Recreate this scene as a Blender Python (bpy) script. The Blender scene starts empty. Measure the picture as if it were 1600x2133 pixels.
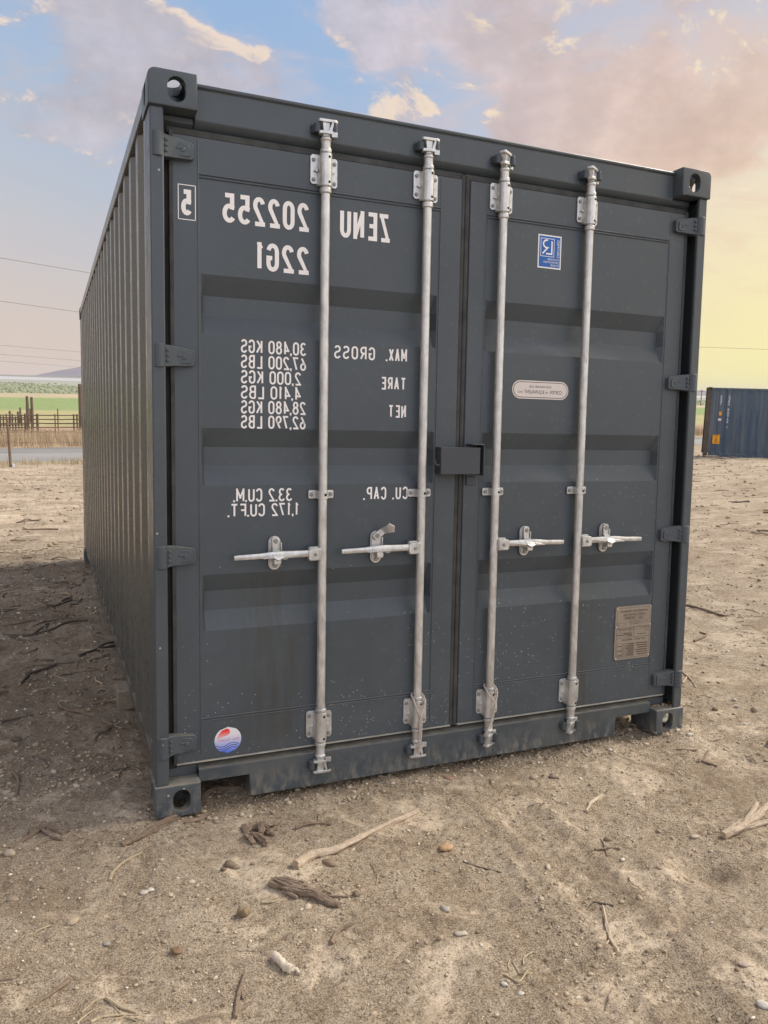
import bpy, bmesh, math, random
import numpy as np
from mathutils import Vector, Matrix

scene = bpy.context.scene
COL = scene.collection
PI = math.pi
R = math.radians

# ------------------------------------------------------------------ camera
CAM_POS = Vector((-0.31237694, -2.78372076, 1.56840997))
CR = Vector((0.91756481, -0.39651885, 0.029114))
CD = Vector((-0.03240276, -0.14756286, -0.98852176))
CF = Vector((0.39626366, 0.9060894, -0.14824679))
FPX, PX, PY = 1671.865, 824.765, 1054.018
cd = bpy.data.cameras.new('camera')
cam = bpy.data.objects.new('camera', cd)
COL.objects.link(cam)
cd.sensor_fit = 'VERTICAL'
cd.sensor_height = 24.0
cd.sensor_width = 18.0
cd.lens = FPX / 2133 * 24.0
cd.shift_x = -(PX - 800) / 2133
cd.shift_y = (PY - 1066.5) / 2133
cd.clip_start = 0.05
cd.clip_end = 30000
m3 = Matrix((CR, -CD, -CF)).transposed()
cam.matrix_world = Matrix.Translation(CAM_POS) @ m3.to_4x4()
scene.camera = cam
scene.render.resolution_x, scene.render.resolution_y = 768, 1024


def pdir(u, v):
    return (CR * ((u - PX) / FPX) + CD * ((v - PY) / FPX) + CF)


# ------------------------------------------------------------------ exposure
scene.view_settings.view_transform = 'Standard'
scene.view_settings.look = 'None'
scene.view_settings.exposure = 0.0
scene.view_settings.gamma = 1.0

# ------------------------------------------------------------------ sun
SUN_ELEV, SUN_AZ = R(44), R(7)          # azimuth measured from +x towards +y
sun_dir = Vector((math.cos(SUN_ELEV) * math.cos(SUN_AZ), math.cos(SUN_ELEV) * math.sin(SUN_AZ), math.sin(SUN_ELEV)))
sl = bpy.data.lights.new('sun', 'SUN')
sl.energy = 3.9
sl.angle = R(20)
sl.color = (1.0, 0.93, 0.82)
so = bpy.data.objects.new('sun', sl)
COL.objects.link(so)
so.rotation_euler = sun_dir.to_track_quat('Z', 'Y').to_euler()


# ------------------------------------------------------------------ node helpers
def lin(c):
    r = []
    for x in c[:3]:
        x = x / 255.0
        r.append(x / 12.92 if x <= 0.04045 else ((x + 0.055) / 1.055) ** 2.4)
    return tuple(r)


class NT:
    def __init__(s, tree):
        s.t = tree
        s.n = tree.nodes
        s.l = tree.links

    def new(s, typ, **kw):
        nd = s.n.new(typ)
        for k, v in kw.items():
            setattr(nd, k, v)
        return nd

    def put(s, sock, val):
        if isinstance(val, bpy.types.NodeSocket):
            s.l.new(val, sock)
        elif val is not None:
            if hasattr(sock, 'default_value'):
                dv = sock.default_value
                if hasattr(dv, '__len__') and not hasattr(val, '__len__'):
                    val = [val] * len(dv)
                elif hasattr(dv, '__len__') and len(dv) == 4 and len(val) == 3:
                    val = tuple(val) + (1.0,)
                sock.default_value = val

    def m(s, op, a, b=None, c=None, clamp=False):
        nd = s.new('ShaderNodeMath', operation=op)
        nd.use_clamp = clamp
        s.put(nd.inputs[0], a)
        if b is not None:
            s.put(nd.inputs[1], b)
        if c is not None:
            s.put(nd.inputs[2], c)
        return nd.outputs[0]

    def vm(s, op, a, b=None, scale=None):
        nd = s.new('ShaderNodeVectorMath', operation=op)
        s.put(nd.inputs[0], a)
        if b is not None:
            s.put(nd.inputs[1], b)
        if scale is not None:
            s.put(nd.inputs['Scale'], scale)
        return nd.outputs['Value'] if op in ('DOT_PRODUCT', 'LENGTH', 'DISTANCE') else nd.outputs[0]

    def mix(s, f, a, b, blend='MIX'):
        nd = s.new('ShaderNodeMix', data_type='RGBA', blend_type=blend)
        s.put(nd.inputs[0], f)
        s.put(nd.inputs[6], a)
        s.put(nd.inputs[7], b)
        return nd.outputs[2]

    def rng(s, v, a, b, c=0.0, d=1.0, smooth=False):
        nd = s.new('ShaderNodeMapRange')
        nd.clamp = True
        if smooth:
            nd.interpolation_type = 'SMOOTHSTEP'
        for i, x in enumerate((v, a, b, c, d)):
            s.put(nd.inputs[i], x)
        return nd.outputs[0]

    def noise(s, vec, scale, detail=4, rough=0.55, dist=0.0, lac=2.0):
        nd = s.new('ShaderNodeTexNoise')
        s.put(nd.inputs['Vector'], vec)
        nd.inputs['Scale'].default_value = scale
        nd.inputs['Detail'].default_value = detail
        nd.inputs['Roughness'].default_value = rough
        nd.inputs['Distortion'].default_value = dist
        nd.inputs['Lacunarity'].default_value = lac
        return nd.outputs[0]

    def voro(s, vec, scale, feat='F1', rand=1.0):
        nd = s.new('ShaderNodeTexVoronoi', feature=feat)
        s.put(nd.inputs['Vector'], vec)
        nd.inputs['Scale'].default_value = scale
        nd.inputs['Randomness'].default_value = rand
        return nd

    def scale(s, vec, x, y, z, loc=(0, 0, 0)):
        nd = s.new('ShaderNodeMapping')
        s.put(nd.inputs[0], vec)
        nd.inputs['Location'].default_value = loc
        nd.inputs['Scale'].default_value = (x, y, z)
        return nd.outputs[0]

    def sep(s, vec):
        nd = s.new('ShaderNodeSeparateXYZ')
        s.put(nd.inputs[0], vec)
        return nd.outputs

    def bump(s, h, strength, dist, normal=None):
        nd = s.new('ShaderNodeBump')
        nd.inputs['Strength'].default_value = strength
        nd.inputs['Distance'].default_value = dist
        s.put(nd.inputs['Height'], h)
        if normal is not None:
            s.put(nd.inputs['Normal'], normal)
        return nd.outputs[0]


# ------------------------------------------------------------------ sky
world = bpy.data.worlds.new('World')
scene.world = world
world.use_nodes = True
W = NT(world.node_tree)
W.n.clear()
tc = W.new('ShaderNodeTexCoord')
D = W.vm('NORMALIZE', tc.outputs['Generated'])


def rbf(points, k):
    """smooth interpolation of colours between sky directions"""
    num, den = None, None
    for (dv, c) in points:
        w = W.m('EXPONENT', W.m('MULTIPLY_ADD', W.vm('DOT_PRODUCT', D, tuple(dv)), k, -k))
        t = W.vm('SCALE', tuple(c), scale=w)
        num = t if num is None else W.vm('ADD', num, t)
        den = w if den is None else W.m('ADD', den, w)
    return W.vm('SCALE', num, scale=W.m('DIVIDE', 1.0, W.m('ADD', den, 1e-9)))


def pd(u, v):
    return pdir(u, v).normalized()


def dv(x, y, z):
    return Vector((x, y, z)).normalized()


clear_pts = [(pd(400, 60), (146, 180, 226)), (pd(0, 100), (165, 190, 224)), (pd(250, 350), (168, 192, 216)),
             (pd(60, 440), (186, 204, 216)), (pd(60, 560), (212, 204, 204)), (pd(60, 680), (232, 203, 180)),
             (pd(60, 760), (236, 204, 176)), (pd(650, 20), (150, 184, 224)), (pd(600, 200), (164, 192, 222)),
             (pd(1000, 230), (190, 200, 218)), (pd(1250, 60), (180, 190, 216)), (pd(1560, 40), (180, 190, 218)),
             (pd(1350, 330), (240, 215, 195)), (pd(1560, 400), (252, 240, 212)), (pd(1560, 470), (252, 224, 196)),
             (pd(1560, 640), (255, 245, 160)), (pd(1560, 780), (255, 250, 164)), (pd(1100, 760), (240, 222, 190)), (pd(600, 760), (232, 206, 186)),
             (dv(0, 0, 1), (196, 208, 234)), (dv(-1, 0.1, 0.2), (226, 210, 198)), (dv(0, -1, 0.4), (296, 300, 318)),
             (dv(1, -0.4, 0.35), (330, 310, 280)), (dv(0, -0.3, -1), (120, 105, 88)), (dv(0.2, 0.9, 1.2), (140, 174, 224))]  # out-of-view sky behind and to the right brightened as added fill
clear = rbf([(a, lin(c)) for a, c in clear_pts], 85.0)
# mix the physical sky in
nish = W.new('ShaderNodeTexSky', sky_type='NISHITA')
nish.sun_disc = False
nish.sun_elevation = SUN_ELEV
nish.sun_rotation = PI / 2 - SUN_AZ
nish.air_density = 1.0
nish.dust_density = 1.5
nishc = W.vm('SCALE', nish.outputs[0], scale=0.09)
cloud_pts = [(pd(200, 60), (204, 194, 198)), (pd(330, 130), (206, 200, 206)), (pd(120, 250), (168, 172, 190)),
             (pd(480, 170), (210, 200, 204)), (pd(640, 250), (196, 190, 200)), (pd(800, 60), (196, 188, 202)),
             (pd(1000, 100), (208, 198, 204)), (pd(1150, 130), (216, 200, 196)), (pd(1100, 260), (208, 198, 204)), (pd(1250, 260), (224, 198, 188)),
             (pd(1450, 320), (246, 182, 140)), (pd(1330, 300), (232, 188, 162)), (pd(1380, 200), (228, 200, 182)), (pd(1560, 60), (188, 190, 208)), (pd(1560, 200), (226, 208, 196)),
             (pd(1560, 400), (244, 222, 196)), (pd(1520, 650), (240, 214, 164)), (pd(60, 500), (206, 200, 206)),
             (dv(0, 0, 1), (216, 214, 222)), (dv(-1, 0.1, 0.2), (216, 206, 204)), (dv(0, -1, 0.4), (296, 298, 310)),
             (dv(1, -0.4, 0.4), (330, 312, 285))]  # unseen clouds behind and right raised likewise, to add fill light
cloudc = rbf([(a, lin(c)) for a, c in cloud_pts], 70.0)
edge_pts = [(pd(300, 100), (255, 232, 208)), (pd(900, 230), (255, 226, 196)), (pd(1400, 150), (255, 236, 204)),
            (pd(1560, 350), (255, 246, 206)), (dv(0, 0, 1), (250, 238, 226)), (dv(0, -1, .3), (236, 226, 220))]
edgec = rbf([(a, lin(c)) for a, c in edge_pts], 30.0)


def lobe(u, v, rad, w):
    return (pd(u, v), rad * 0.74 / FPX, w)


lobes = [lobe(170, 30, 140, .30), lobe(300, 130, 110, .34), lobe(260, 220, 90, .2), lobe(480, 130, 90, .32), lobe(560, 210, 80, .24), lobe(400, 200, 60, .2),
         lobe(40, 190, 90, .16), lobe(110, 240, 80, .40), lobe(195, 280, 55, .42), lobe(20, 280, 60, .30),
         lobe(450, 30, 100, -.35), lobe(590, 110, 75, -.3), lobe(290, 330, 60, -.22), lobe(60, 110, 60, -.18), lobe(150, 150, 60, -.16), lobe(330, 250, 60, .15),
         lobe(60, 400, 140, -.4), lobe(60, 600, 260, -.5), lobe(360, 45, 26, .25),
         lobe(610, 20, 45, .15), lobe(720, 50, 60, .28), lobe(850, 40, 130, .3), lobe(780, 110, 70, .28), lobe(960, 80, 60, -.15), lobe(1100, 90, 160, .34),
         lobe(1000, 150, 80, .14), lobe(660, 130, 50, -.2), lobe(720, 190, 60, -.2), lobe(870, 180, 70, -.1), lobe(830, 240, 50, .14), lobe(950, 240, 60, -.25),
         lobe(1150, 240, 120, .3), lobe(1350, 190, 100, .26), lobe(1230, 200, 40, -.14), lobe(1180, 60, 40, -.12), lobe(1290, 70, 60, -.16), lobe(1000, 250, 60, -.2), lobe(1010, 60, 35, -.2), lobe(1240, 160, 40, -.12), lobe(1500, 70, 90, -.12), lobe(1400, 300, 120, .40), lobe(1500, 330, 70, .36), lobe(1250, 290, 90, .3),
         lobe(1570, 190, 60, .35), lobe(1560, 350, 50, .12), lobe(1520, 430, 60, -.2), lobe(1560, 560, 120, -.25), lobe(1490, 645, 26, .33), lobe(1545, 628, 22, .2), lobe(1530, 770, 130, -.5)]


def bias(vec):
    tot = None
    for (dvv, rad, w) in lobes:
        k = 1.0 / (rad * rad)
        g = W.m('MULTIPLY', W.m('EXPONENT', W.m('MULTIPLY_ADD', W.vm('DOT_PRODUCT', vec, tuple(dvv)), k, -k)), w)
        tot = g if tot is None else W.m('ADD', tot, g)
    return tot


SKY_SEED = (1.3, 0.2, 0.5)


def fbm(vec):
    v = W.scale(vec, 1.0, 1.0, 1.7, SKY_SEED)
    warp = W.new('ShaderNodeTexNoise')
    W.put(warp.inputs['Vector'], v)
    warp.inputs['Scale'].default_value = 4.0
    warp.inputs['Detail'].default_value = 5.0
    wv = W.vm('SCALE', W.vm('SUBTRACT', warp.outputs['Color'], (0.5, 0.5, 0.5)), scale=0.16)
    v2 = W.vm('ADD', v, wv)
    return W.noise(v2, 8.5, detail=11, rough=0.62)


B = W.m('MULTIPLY', bias(D), 0.95)
n0 = fbm(D)
lightdir = pd(1700, 330) * 0.016 + Vector((0, 0, 0.012))
n1 = fbm(W.vm('ADD', D, tuple(lightdir)))
dens_raw = W.m('ADD', W.m('MULTIPLY_ADD', n0, 2.1, -0.585), B)
zel = W.sep(D)[2]
cover = W.m('MULTIPLY', W.rng(dens_raw, 0.45, 0.88, smooth=True), W.rng(zel, 0.02, 0.16, 0.0, 1.0))
lit = W.m('MULTIPLY', W.rng(W.m('SUBTRACT', n0, n1), 0.022, 0.12, smooth=True), W.rng(dens_raw, 0.54, 0.68, smooth=True))
lit = W.m('MULTIPLY', lit, W.rng(dens_raw, 1.05, 0.75, smooth=True))
lit = W.m('MULTIPLY', lit, W.rng(zel, 0.06, 0.22, 0.0, 1.0))
soft = W.noise(W.scale(D, 1, 1, 1.5), 5.5, detail=5, rough=0.55)
fine = W.noise(W.scale(D, 1, 1, 1.6), 22.0, detail=7, rough=0.62)
shade = W.m('MULTIPLY', W.rng(fine, 0.3, 0.7, 0.86, 1.13), W.rng(soft, 0.34, 0.66, 0.78, 1.17))
cc = W.vm('SCALE', cloudc, scale=W.m('MULTIPLY', shade, 0.97))
cc = W.mix(W.m('MULTIPLY', W.rng(n0, 0.50, 0.64), 0.5), cc, W.vm('SCALE', cloudc, scale=0.86))
cc = W.mix(W.m('MULTIPLY', W.rng(soft, 0.50, 0.36), W.rng(zel, 0.1, 0.3, 0.5, 0.22)), cc, lin((226, 190, 182)))
base = W.mix(0.07, clear, nishc)
wisp = W.noise(W.scale(W.vm('ADD', D, (0.3, 0.1, 0.0)), 1.0, 1.6, 3.6), 6.0, detail=8, rough=0.62, dist=0.6)
base = W.mix(W.m('MULTIPLY', W.m('MULTIPLY', W.rng(wisp, 0.44, 0.66, smooth=True), 0.62), W.rng(zel, 0.06, 0.2)), base, W.vm('SCALE', cloudc, scale=1.02))
col = W.mix(W.m('MULTIPLY', cover, 0.80), base, cc)
col = W.mix(W.m('MULTIPLY', lit, 0.66), col, edgec)
bg = W.new('ShaderNodeBackground')
W.put(bg.inputs[0], col)
bg.inputs[1].default_value = 1.0
wo = W.new('ShaderNodeOutputWorld')
W.l.new(bg.outputs[0], wo.inputs[0])
world.cycles.sampling_method = 'MANUAL'
world.cycles.sample_map_resolution = 512


# ------------------------------------------------------------------ numpy noise + terrain
def _hash(ix, iy, seed):
    h = (ix.astype(np.int64) * 374761393 + iy.astype(np.int64) * 668265263 + seed * 974634777) & 0xFFFFFFFF
    h = ((h ^ (h >> 13)) * 1274126177) & 0xFFFFFFFF
    h = h ^ (h >> 16)
    return (h & 0xFFFFFF) / float(0xFFFFFF)


def vnoise(x, y, seed=0):
    x = np.asarray(x, float)
    y = np.asarray(y, float)
    ix, iy = np.floor(x), np.floor(y)
    fx, fy = x - ix, y - iy
    fx = fx * fx * (3 - 2 * fx)
    fy = fy * fy * (3 - 2 * fy)
    a = _hash(ix, iy, seed)
    b = _hash(ix + 1, iy, seed)
    c = _hash(ix, iy + 1, seed)
    d = _hash(ix + 1, iy + 1, seed)
    return (a * (1 - fx) + b * fx) * (1 - fy) + (c * (1 - fx) + d * fx) * fy - 0.5


RD = Vector((0.9852, 0.1711))             # road direction on the ground plane


def road_s(x, y):
    return y * RD.x - x * RD.y


S_KEYS = [(-60, 3.31), (0, 0), (18, -0.9936), (22, -1.17), (25.2, -1.25), (31.5, -1.25), (45, -1.75), (62, -2.02), (3000, -2.05), (20000, -2.05)]
F_KEYS = [(-6000, 0.1), (-20, 0.1), (-3, 0.063), (3, -0.063), (8, -0.06), (22, 0.16), (40, 0.0), (6000, 0.0)]


def pit(x, y, cx, cy, r):
    d2 = ((x - cx) ** 2 + (y - cy) ** 2) / (r * r)
    return np.exp(-d2)


def terrain(x, y):
    x = np.asarray(x, float)
    y = np.asarray(y, float)
    s = road_s(x, y)
    z = np.interp(s, [k[0] for k in S_KEYS], [k[1] for k in S_KEYS])
    f = np.interp(x, [k[0] for k in F_KEYS], [k[1] for k in F_KEYS])
    z = z + f * np.clip((25 - s) / 10, 0, 1)
    # small relief, stronger away from the container
    far = np.clip((np.hypot(x - 1.2, y - 1.5) - 3.0) / 8.0, 0, 1)
    dirt = np.clip((25.0 - s) / 1.5, 0.0, 1)
    inside = np.clip(np.minimum(np.minimum(x + .05, 2.5 - x), np.minimum(y + .05, 6.1 - y)) / .1, 0, 1)
    amp = dirt * (0.010 + 0.022 * far)
    z = z + amp * (vnoise(x / 0.9, y / 0.9, 1) + 0.6 * vnoise(x / 0.42 + 7, y / 0.42, 2)) * 1.4
    z = z + dirt * (0.010 + 0.02 * far) * (vnoise(x / 0.17, y / 0.17, 3) + 0.55 * vnoise(x / 0.07, y / 0.07, 4))
    cl = vnoise(x / 0.035, y / 0.035, 5)
    z = z + dirt * (0.0070 * cl + 0.012 * np.clip(cl - 0.16, 0, 1) * (vnoise(x / .4, y / .4, 9) + .5))
    z = z + dirt * 0.0050 * vnoise(x / 0.017, y / 0.017, 6)
    z = z - 0.012 * dirt * inside
    z = z + 0.020 * pit(x, y, 2.40, -0.05, 0.11) + 0.013 * pit(x, y, -0.06, 0.12, 0.10) + 0.010 * pit(x, y, 0.08, -0.07, 0.06)
    left = np.clip((0.0 - x) / .15, 0, 1) * np.clip((y - .2) / .4, 0, 1) * np.clip((8 - y) / 1.5, 0, 1)
    z = z + left * (0.030 * vnoise(x / 0.28, y / 0.28, 41) + 0.016 * vnoise(x / 0.10, y / 0.10, 42) + 0.007 * vnoise(x / 0.04, y / 0.04, 43))
    # dug hole near the right edge and the soil thrown beside it
    z = z - 0.045 * pit(x, y, 1.62, -0.99, 0.085) + 0.022 * pit(x, y, 1.47, -0.93, 0.10)
    z = z - 0.012 * pit(x, y, 0.30, -1.02, 0.03) - 0.010 * pit(x, y, 0.86, -0.86, 0.05)
    # worn tyre tracks running out from under the doors
    for cx, wd, am in ((1.25, .085, .011), (0.98, .06, .006)):
        t = x - (cx - .16 * np.clip(-y - .6, 0, 3) ** 1.2)
        tr = np.exp(-(t / wd) ** 4) * np.clip((-y - .10) / .2, 0, 1) * np.clip((2.2 + y) / .5, 0, 1)
        tr = tr * (0.75 + .5 * vnoise(x / .3, y / .3, 51))
        z = z - am * tr + am * .30 * tr * np.sin(y * 2 * PI / 0.045 + 9 * np.abs(t) / wd)
        z = z + am * .6 * np.exp(-((np.abs(t) - wd * 1.35) / (wd * .3)) ** 2) * np.clip((-y - .10) / .2, 0, 1) * np.clip((2.2 + y) / .5, 0, 1)
    return z


def th(x, y):
    return float(terrain(np.array([x]), np.array([y]))[0])


def gp(u, v, lift=0.0):
    """point on the ground seen at photo coordinates (used to measure the scene)"""
    d = pdir(u, v)
    t0, t1 = 0.5, None
    t = 1.0
    prev = t
    while t < 400:
        p = CAM_POS + d * t
        if p.z < th(p.x, p.y):
            t1 = t
            break
        prev = t
        t *= 1.02
    lo, hi = prev, t1 or t
    for _ in range(14):
        mid = (lo + hi) / 2
        p = CAM_POS + d * mid
        if p.z < th(p.x, p.y):
            hi = mid
        else:
            lo = mid
    p = CAM_POS + d * hi
    p.z += lift
    return p


# ------------------------------------------------------------------ object helpers
def tag(o, label=None, cat=None, group=None, kind=None):
    if label:
        o['label'] = label
    if cat:
        o['category'] = cat
    if group:
        o['group'] = group
    if kind:
        o['kind'] = kind
    return o


def empty(name, loc=(0, 0, 0), rot=None):
    o = bpy.data.objects.new(name, None)
    COL.objects.link(o)
    o.location = loc
    o.empty_display_size = 0.2
    if rot is not None:
        o.rotation_euler = rot
    return o


class MB:
    """collects shapes and links them as one mesh object"""

    def __init__(s):
        s.v, s.f, s.mi = [], [], []
        s.cur = 0
        s.xf = None

    def add(s, vs, fs, mi=None):
        o = len(s.v)
        for p in vs:
            p = Vector(p)
            if s.xf is not None:
                p = s.xf @ p
            s.v.append(tuple(p))
        for f in fs:
            s.f.append(tuple(i + o for i in f))
            s.mi.append(s.cur if mi is None else mi)
        return s

    def box(s, x0, x1, y0, y1, z0, z1, mi=None):
        vs = [(x0, y0, z0), (x1, y0, z0), (x1, y1, z0), (x0, y1, z0), (x0, y0, z1), (x1, y0, z1), (x1, y1, z1), (x0, y1, z1)]
        fs = [(0, 3, 2, 1), (4, 5, 6, 7), (0, 1, 5, 4), (1, 2, 6, 5), (2, 3, 7, 6), (3, 0, 4, 7)]
        return s.add(vs, fs, mi)

    def prism(s, poly, a0, a1, axis='x', mi=None):
        """poly: list of 2D points; axis x: (y,z), y: (x,z), z: (x,y)"""
        def P(q, a):
            return (a, q[0], q[1]) if axis == 'x' else ((q[0], a, q[1]) if axis == 'y' else (q[0], q[1], a))
        n = len(poly)
        vs = [P(q, a0) for q in poly] + [P(q, a1) for q in poly]
        fs = [tuple(range(n))[::-1], tuple(range(n, 2 * n))]
        for i in range(n):
            j = (i + 1) % n
            fs.append((i, j, n + j, n + i))
        return s.add(vs, fs, mi)

    def cyl(s, a, b, r0, r1=None, n=16, mi=None, caps=True):
        r1 = r0 if r1 is None else r1
        a, b = Vector(a), Vector(b)
        d = (b - a).normalized()
        u = d.orthogonal().normalized()
        w = d.cross(u)
        vs, fs = [], []
        for (c, r) in ((a, r0), (b, r1)):
            for i in range(n):
                t = 2 * PI * i / n
                vs.append(c + (u * math.cos(t) + w * math.sin(t)) * r)
        for i in range(n):
            j = (i + 1) % n
            fs.append((i, j, n + j, n + i))
        if caps:
            fs.append(tuple(range(n))[::-1])
            fs.append(tuple(range(n, 2 * n)))
        return s.add(vs, fs, mi)

    def lathe(s, cx, cy, prof, n=20, mi=None):
        """vertical lathe: prof list of (r,z)"""
        vs, fs = [], []
        for (r, z) in prof:
            for i in range(n):
                t = 2 * PI * i / n
                vs.append((cx + r * math.cos(t), cy + r * math.sin(t), z))
        for k in range(len(prof) - 1):
            for i in range(n):
                j = (i + 1) % n
                fs.append((k * n + i, k * n + j, (k + 1) * n + j, (k + 1) * n + i))
        fs.append(tuple(range(n))[::-1])
        m = (len(prof) - 1) * n
        fs.append(tuple(m + i for i in range(n)))
        return s.add(vs, fs, mi)

    def tube(s, pts, rads, n=8, mi=None, lump=0.0, rnd=None, flat=1.0, cap=True, ridged=False):
        pts = [Vector(p) for p in pts]
        rid = [1 + (rnd.uniform(-.30, .24) if ridged else 0) for _ in range(n)]
        if ridged:
            lump = .05
        vs, fs = [], []
        u = None
        m = len(pts)
        for k, p in enumerate(pts):
            a = pts[max(k - 1, 0)]
            b = pts[min(k + 1, m - 1)]
            d = (b - a).normalized()
            if u is None:
                u = d.cross(Vector((0, 0, 1)))
                if u.length < 1e-4:
                    u = d.orthogonal()
                u.normalize()
            else:
                u = (u - d * u.dot(d)).normalized()
            w = d.cross(u)
            r = rads[k] if hasattr(rads, '__len__') else rads
            for i in range(n):
                t = 2 * PI * i / n
                rr = r * rid[(i + (k // 5 if ridged else 0)) % n] * (1 + (rnd.uniform(-lump, lump) if rnd else 0))
                vs.append(p + u * math.cos(t) * rr + w * math.sin(t) * rr * flat)
        for k in range(m - 1):
            for i in range(n):
                j = (i + 1) % n
                fs.append((k * n + i, k * n + j, (k + 1) * n + j, (k + 1) * n + i))
        if cap:
            fs.append(tuple(range(n))[::-1])
            fs.append(tuple((m - 1) * n + i for i in range(n)))
        return s.add(vs, fs, mi)

    def build(s, name, mats, parent=None, smooth=None, bevel=0.0, seg=2, angle=35, loc=None):
        me = bpy.data.meshes.new(name)
        me.from_pydata(s.v, [], s.f)
        if not isinstance(mats, (list, tuple)):
            mats = [mats]
        for m_ in mats:
            me.materials.append(m_)
        me.polygons.foreach_set('material_index', s.mi)
        me.update()
        o = bpy.data.objects.new(name, me)
        COL.objects.link(o)
        if parent is not None:
            o.parent = parent
        if loc is not None:
            o.location = loc
        if bevel:
            b = o.modifiers.new('bevel', 'BEVEL')
            b.width = bevel
            b.segments = seg
            b.limit_method = 'ANGLE'
            b.angle_limit = R(angle)
        bm_ = bmesh.new()
        bm_.from_mesh(me)
        bmesh.ops.recalc_face_normals(bm_, faces=bm_.faces)
        if smooth is not None or bevel:
            for f in bm_.faces:
                f.smooth = True
            ang = R(smooth if smooth is not None else 38)
            for e in bm_.edges:
                if len(e.link_faces) == 2 and e.calc_face_angle(0) > ang:
                    e.smooth = False
        bm_.to_mesh(me)
        bm_.free()
        return o


# ------------------------------------------------------------------ materials
def mat(name):
    m_ = bpy.data.materials.new(name)
    m_.use_nodes = True
    nt = NT(m_.node_tree)
    nt.b = nt.n['Principled BSDF']
    nt.tc = nt.new('ShaderNodeTexCoord')
    nt.obj = nt.tc.outputs['Object']
    geo = nt.new('ShaderNodeNewGeometry')
    nt.geo = geo
    return m_, nt


def boxmask(nt, co, lo, hi, soft):
    s_ = nt.sep(co)
    out = None
    for i in range(3):
        if lo[i] is None:
            continue
        a = nt.rng(s_[i], lo[i] - soft, lo[i] + soft, smooth=True)
        b = nt.rng(s_[i], hi[i] + soft, hi[i] - soft, smooth=True)
        c = nt.m('MULTIPLY', a, b)
        out = c if out is None else nt.m('MULTIPLY', out, c)
    return out


def paint_mat(name, base, dusty=(0.30, 0.27, 0.215), spots=True, dust_amt=0.55, rough=0.42, low_dust=0.5, spec=0.4):
    m_, n = mat(name)
    co = n.obj
    big = n.noise(co, 1.6, 5, 0.6)
    med = n.noise(co, 14, 5, 0.65)
    c = n.mix(n.rng(big, 0.3, 0.7), tuple(x * 0.90 for x in base), tuple(x * 1.12 for x in base))
    c = n.mix(n.m('MULTIPLY', n.rng(med, 0.48, 0.75), 0.28), c, tuple(x * 1.45 for x in base))
    nx = n.sep(n.geo.outputs['Normal'])
    up = n.rng(nx[2], 0.55, 0.97)
    dn = n.noise(co, 22, 6, 0.7)
    dust = n.m('MULTIPLY', up, n.rng(dn, 0.30, 0.62, 0.35, 1.0))
    dust = n.m('MULTIPLY', dust, dust_amt)
    # grime thrown up on the lowest half metre
    z = n.sep(co)[2]
    low = n.m('MULTIPLY', n.rng(z, 0.75, 0.0), n.rng(n.noise(co, 5, 6, 0.7), 0.42, 0.72))
    dust = n.m('ADD', dust, n.m('MULTIPLY', low, 0.16 * low_dust), clamp=True)
    mud = n.m('MULTIPLY', n.rng(z, 0.13, 0.01), n.rng(n.noise(n.scale(co, 1, 1, 0.45), 30, 5, 0.7), 0.47, 0.62))
    dust = n.m('ADD', dust, n.m('MULTIPLY', mud, 0.55 * min(1.0, low_dust)), clamp=True)
    rough_s = n.rng(med, 0.3, 0.7, rough - 0.06, rough + 0.10)
    if spots:
        # dried run-off streaks below the gear
        st = n.noise(n.scale(co, 26, 1, 2.2), 1.0, 6, 0.7)
        msk = n.m('ADD', boxmask(n, co, (1.82, None, 0.0), (1.98, None, 0.78), 0.06), boxmask(n, co, (0.34, None, 0.2), (0.56, None, 0.86), 0.07), clamp=True)
        msk = n.m('MULTIPLY', msk, n.rng(st, 0.38, 0.66))
        c = n.mix(n.m('MULTIPLY', msk, 0.75), c, (0.058, 0.056, 0.046))
        # faint round water marks
        vw = n.voro(n.scale(co, 1, 0.2, 1), 34)
        ring = n.m('MULTIPLY', n.rng(vw.outputs['Distance'], 0.34, 0.26), n.rng(n.sep(vw.outputs['Color'])[0], 0.72, 0.76))
        ring = n.m('MULTIPLY', ring, n.rng(n.sep(co)[0], 0.2, 2.0, 0.35, 1.0))
        c = n.mix(n.m('MULTIPLY', ring, 0.11), c, (0.22, 0.22, 0.20))
        # splashed pale specks, more of them low and to the right
        sp = None
        for sc, th_, dens in ((46, 0.15, 0.93), (95, 0.17, 0.95)):
            vs = n.voro(n.scale(co, 1, 0.15, 1), sc)
            hit = n.rng(vs.outputs['Distance'], th_ + 0.05, th_)
            dd = n.m('ADD', n.rng(z, 1.0, 0.2, 0.0, 0.12), n.rng(n.sep(co)[0], 1.7, 2.3, 0.0, 0.03))
            keep = n.m('GREATER_THAN', n.m('ADD', n.sep(vs.outputs['Color'])[1], n.m('MULTIPLY', dd, n.rng(n.noise(co, 3, 3), 0.42, 0.62))), n.rng(z, 1.2, 1.6, dens + 0.055, dens + 0.068))
            h = n.m('MULTIPLY', hit, keep)
            sp = h if sp is None else n.m('MAXIMUM', sp, h)
        c = n.mix(n.m('MULTIPLY', sp, 0.8), c, (0.55, 0.53, 0.47))
    c = n.mix(dust, c, dusty)
    n.put(n.b.inputs['Base Color'], c)
    n.put(n.b.inputs['Roughness'], n.m('ADD', rough_s, n.m('MULTIPLY', dust, 0.4), clamp=True))
    n.b.inputs['Specular IOR Level'].default_value = spec
    bh = n.m('ADD', n.m('MULTIPLY', n.noise(co, 260, 2, 0.5), 0.25), n.m('MULTIPLY', n.noise(co, 3.0, 2, 0.5), 8.0))
    n.put(n.b.inputs['Normal'], n.bump(bh, 0.35, 0.001))
    return m_


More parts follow.
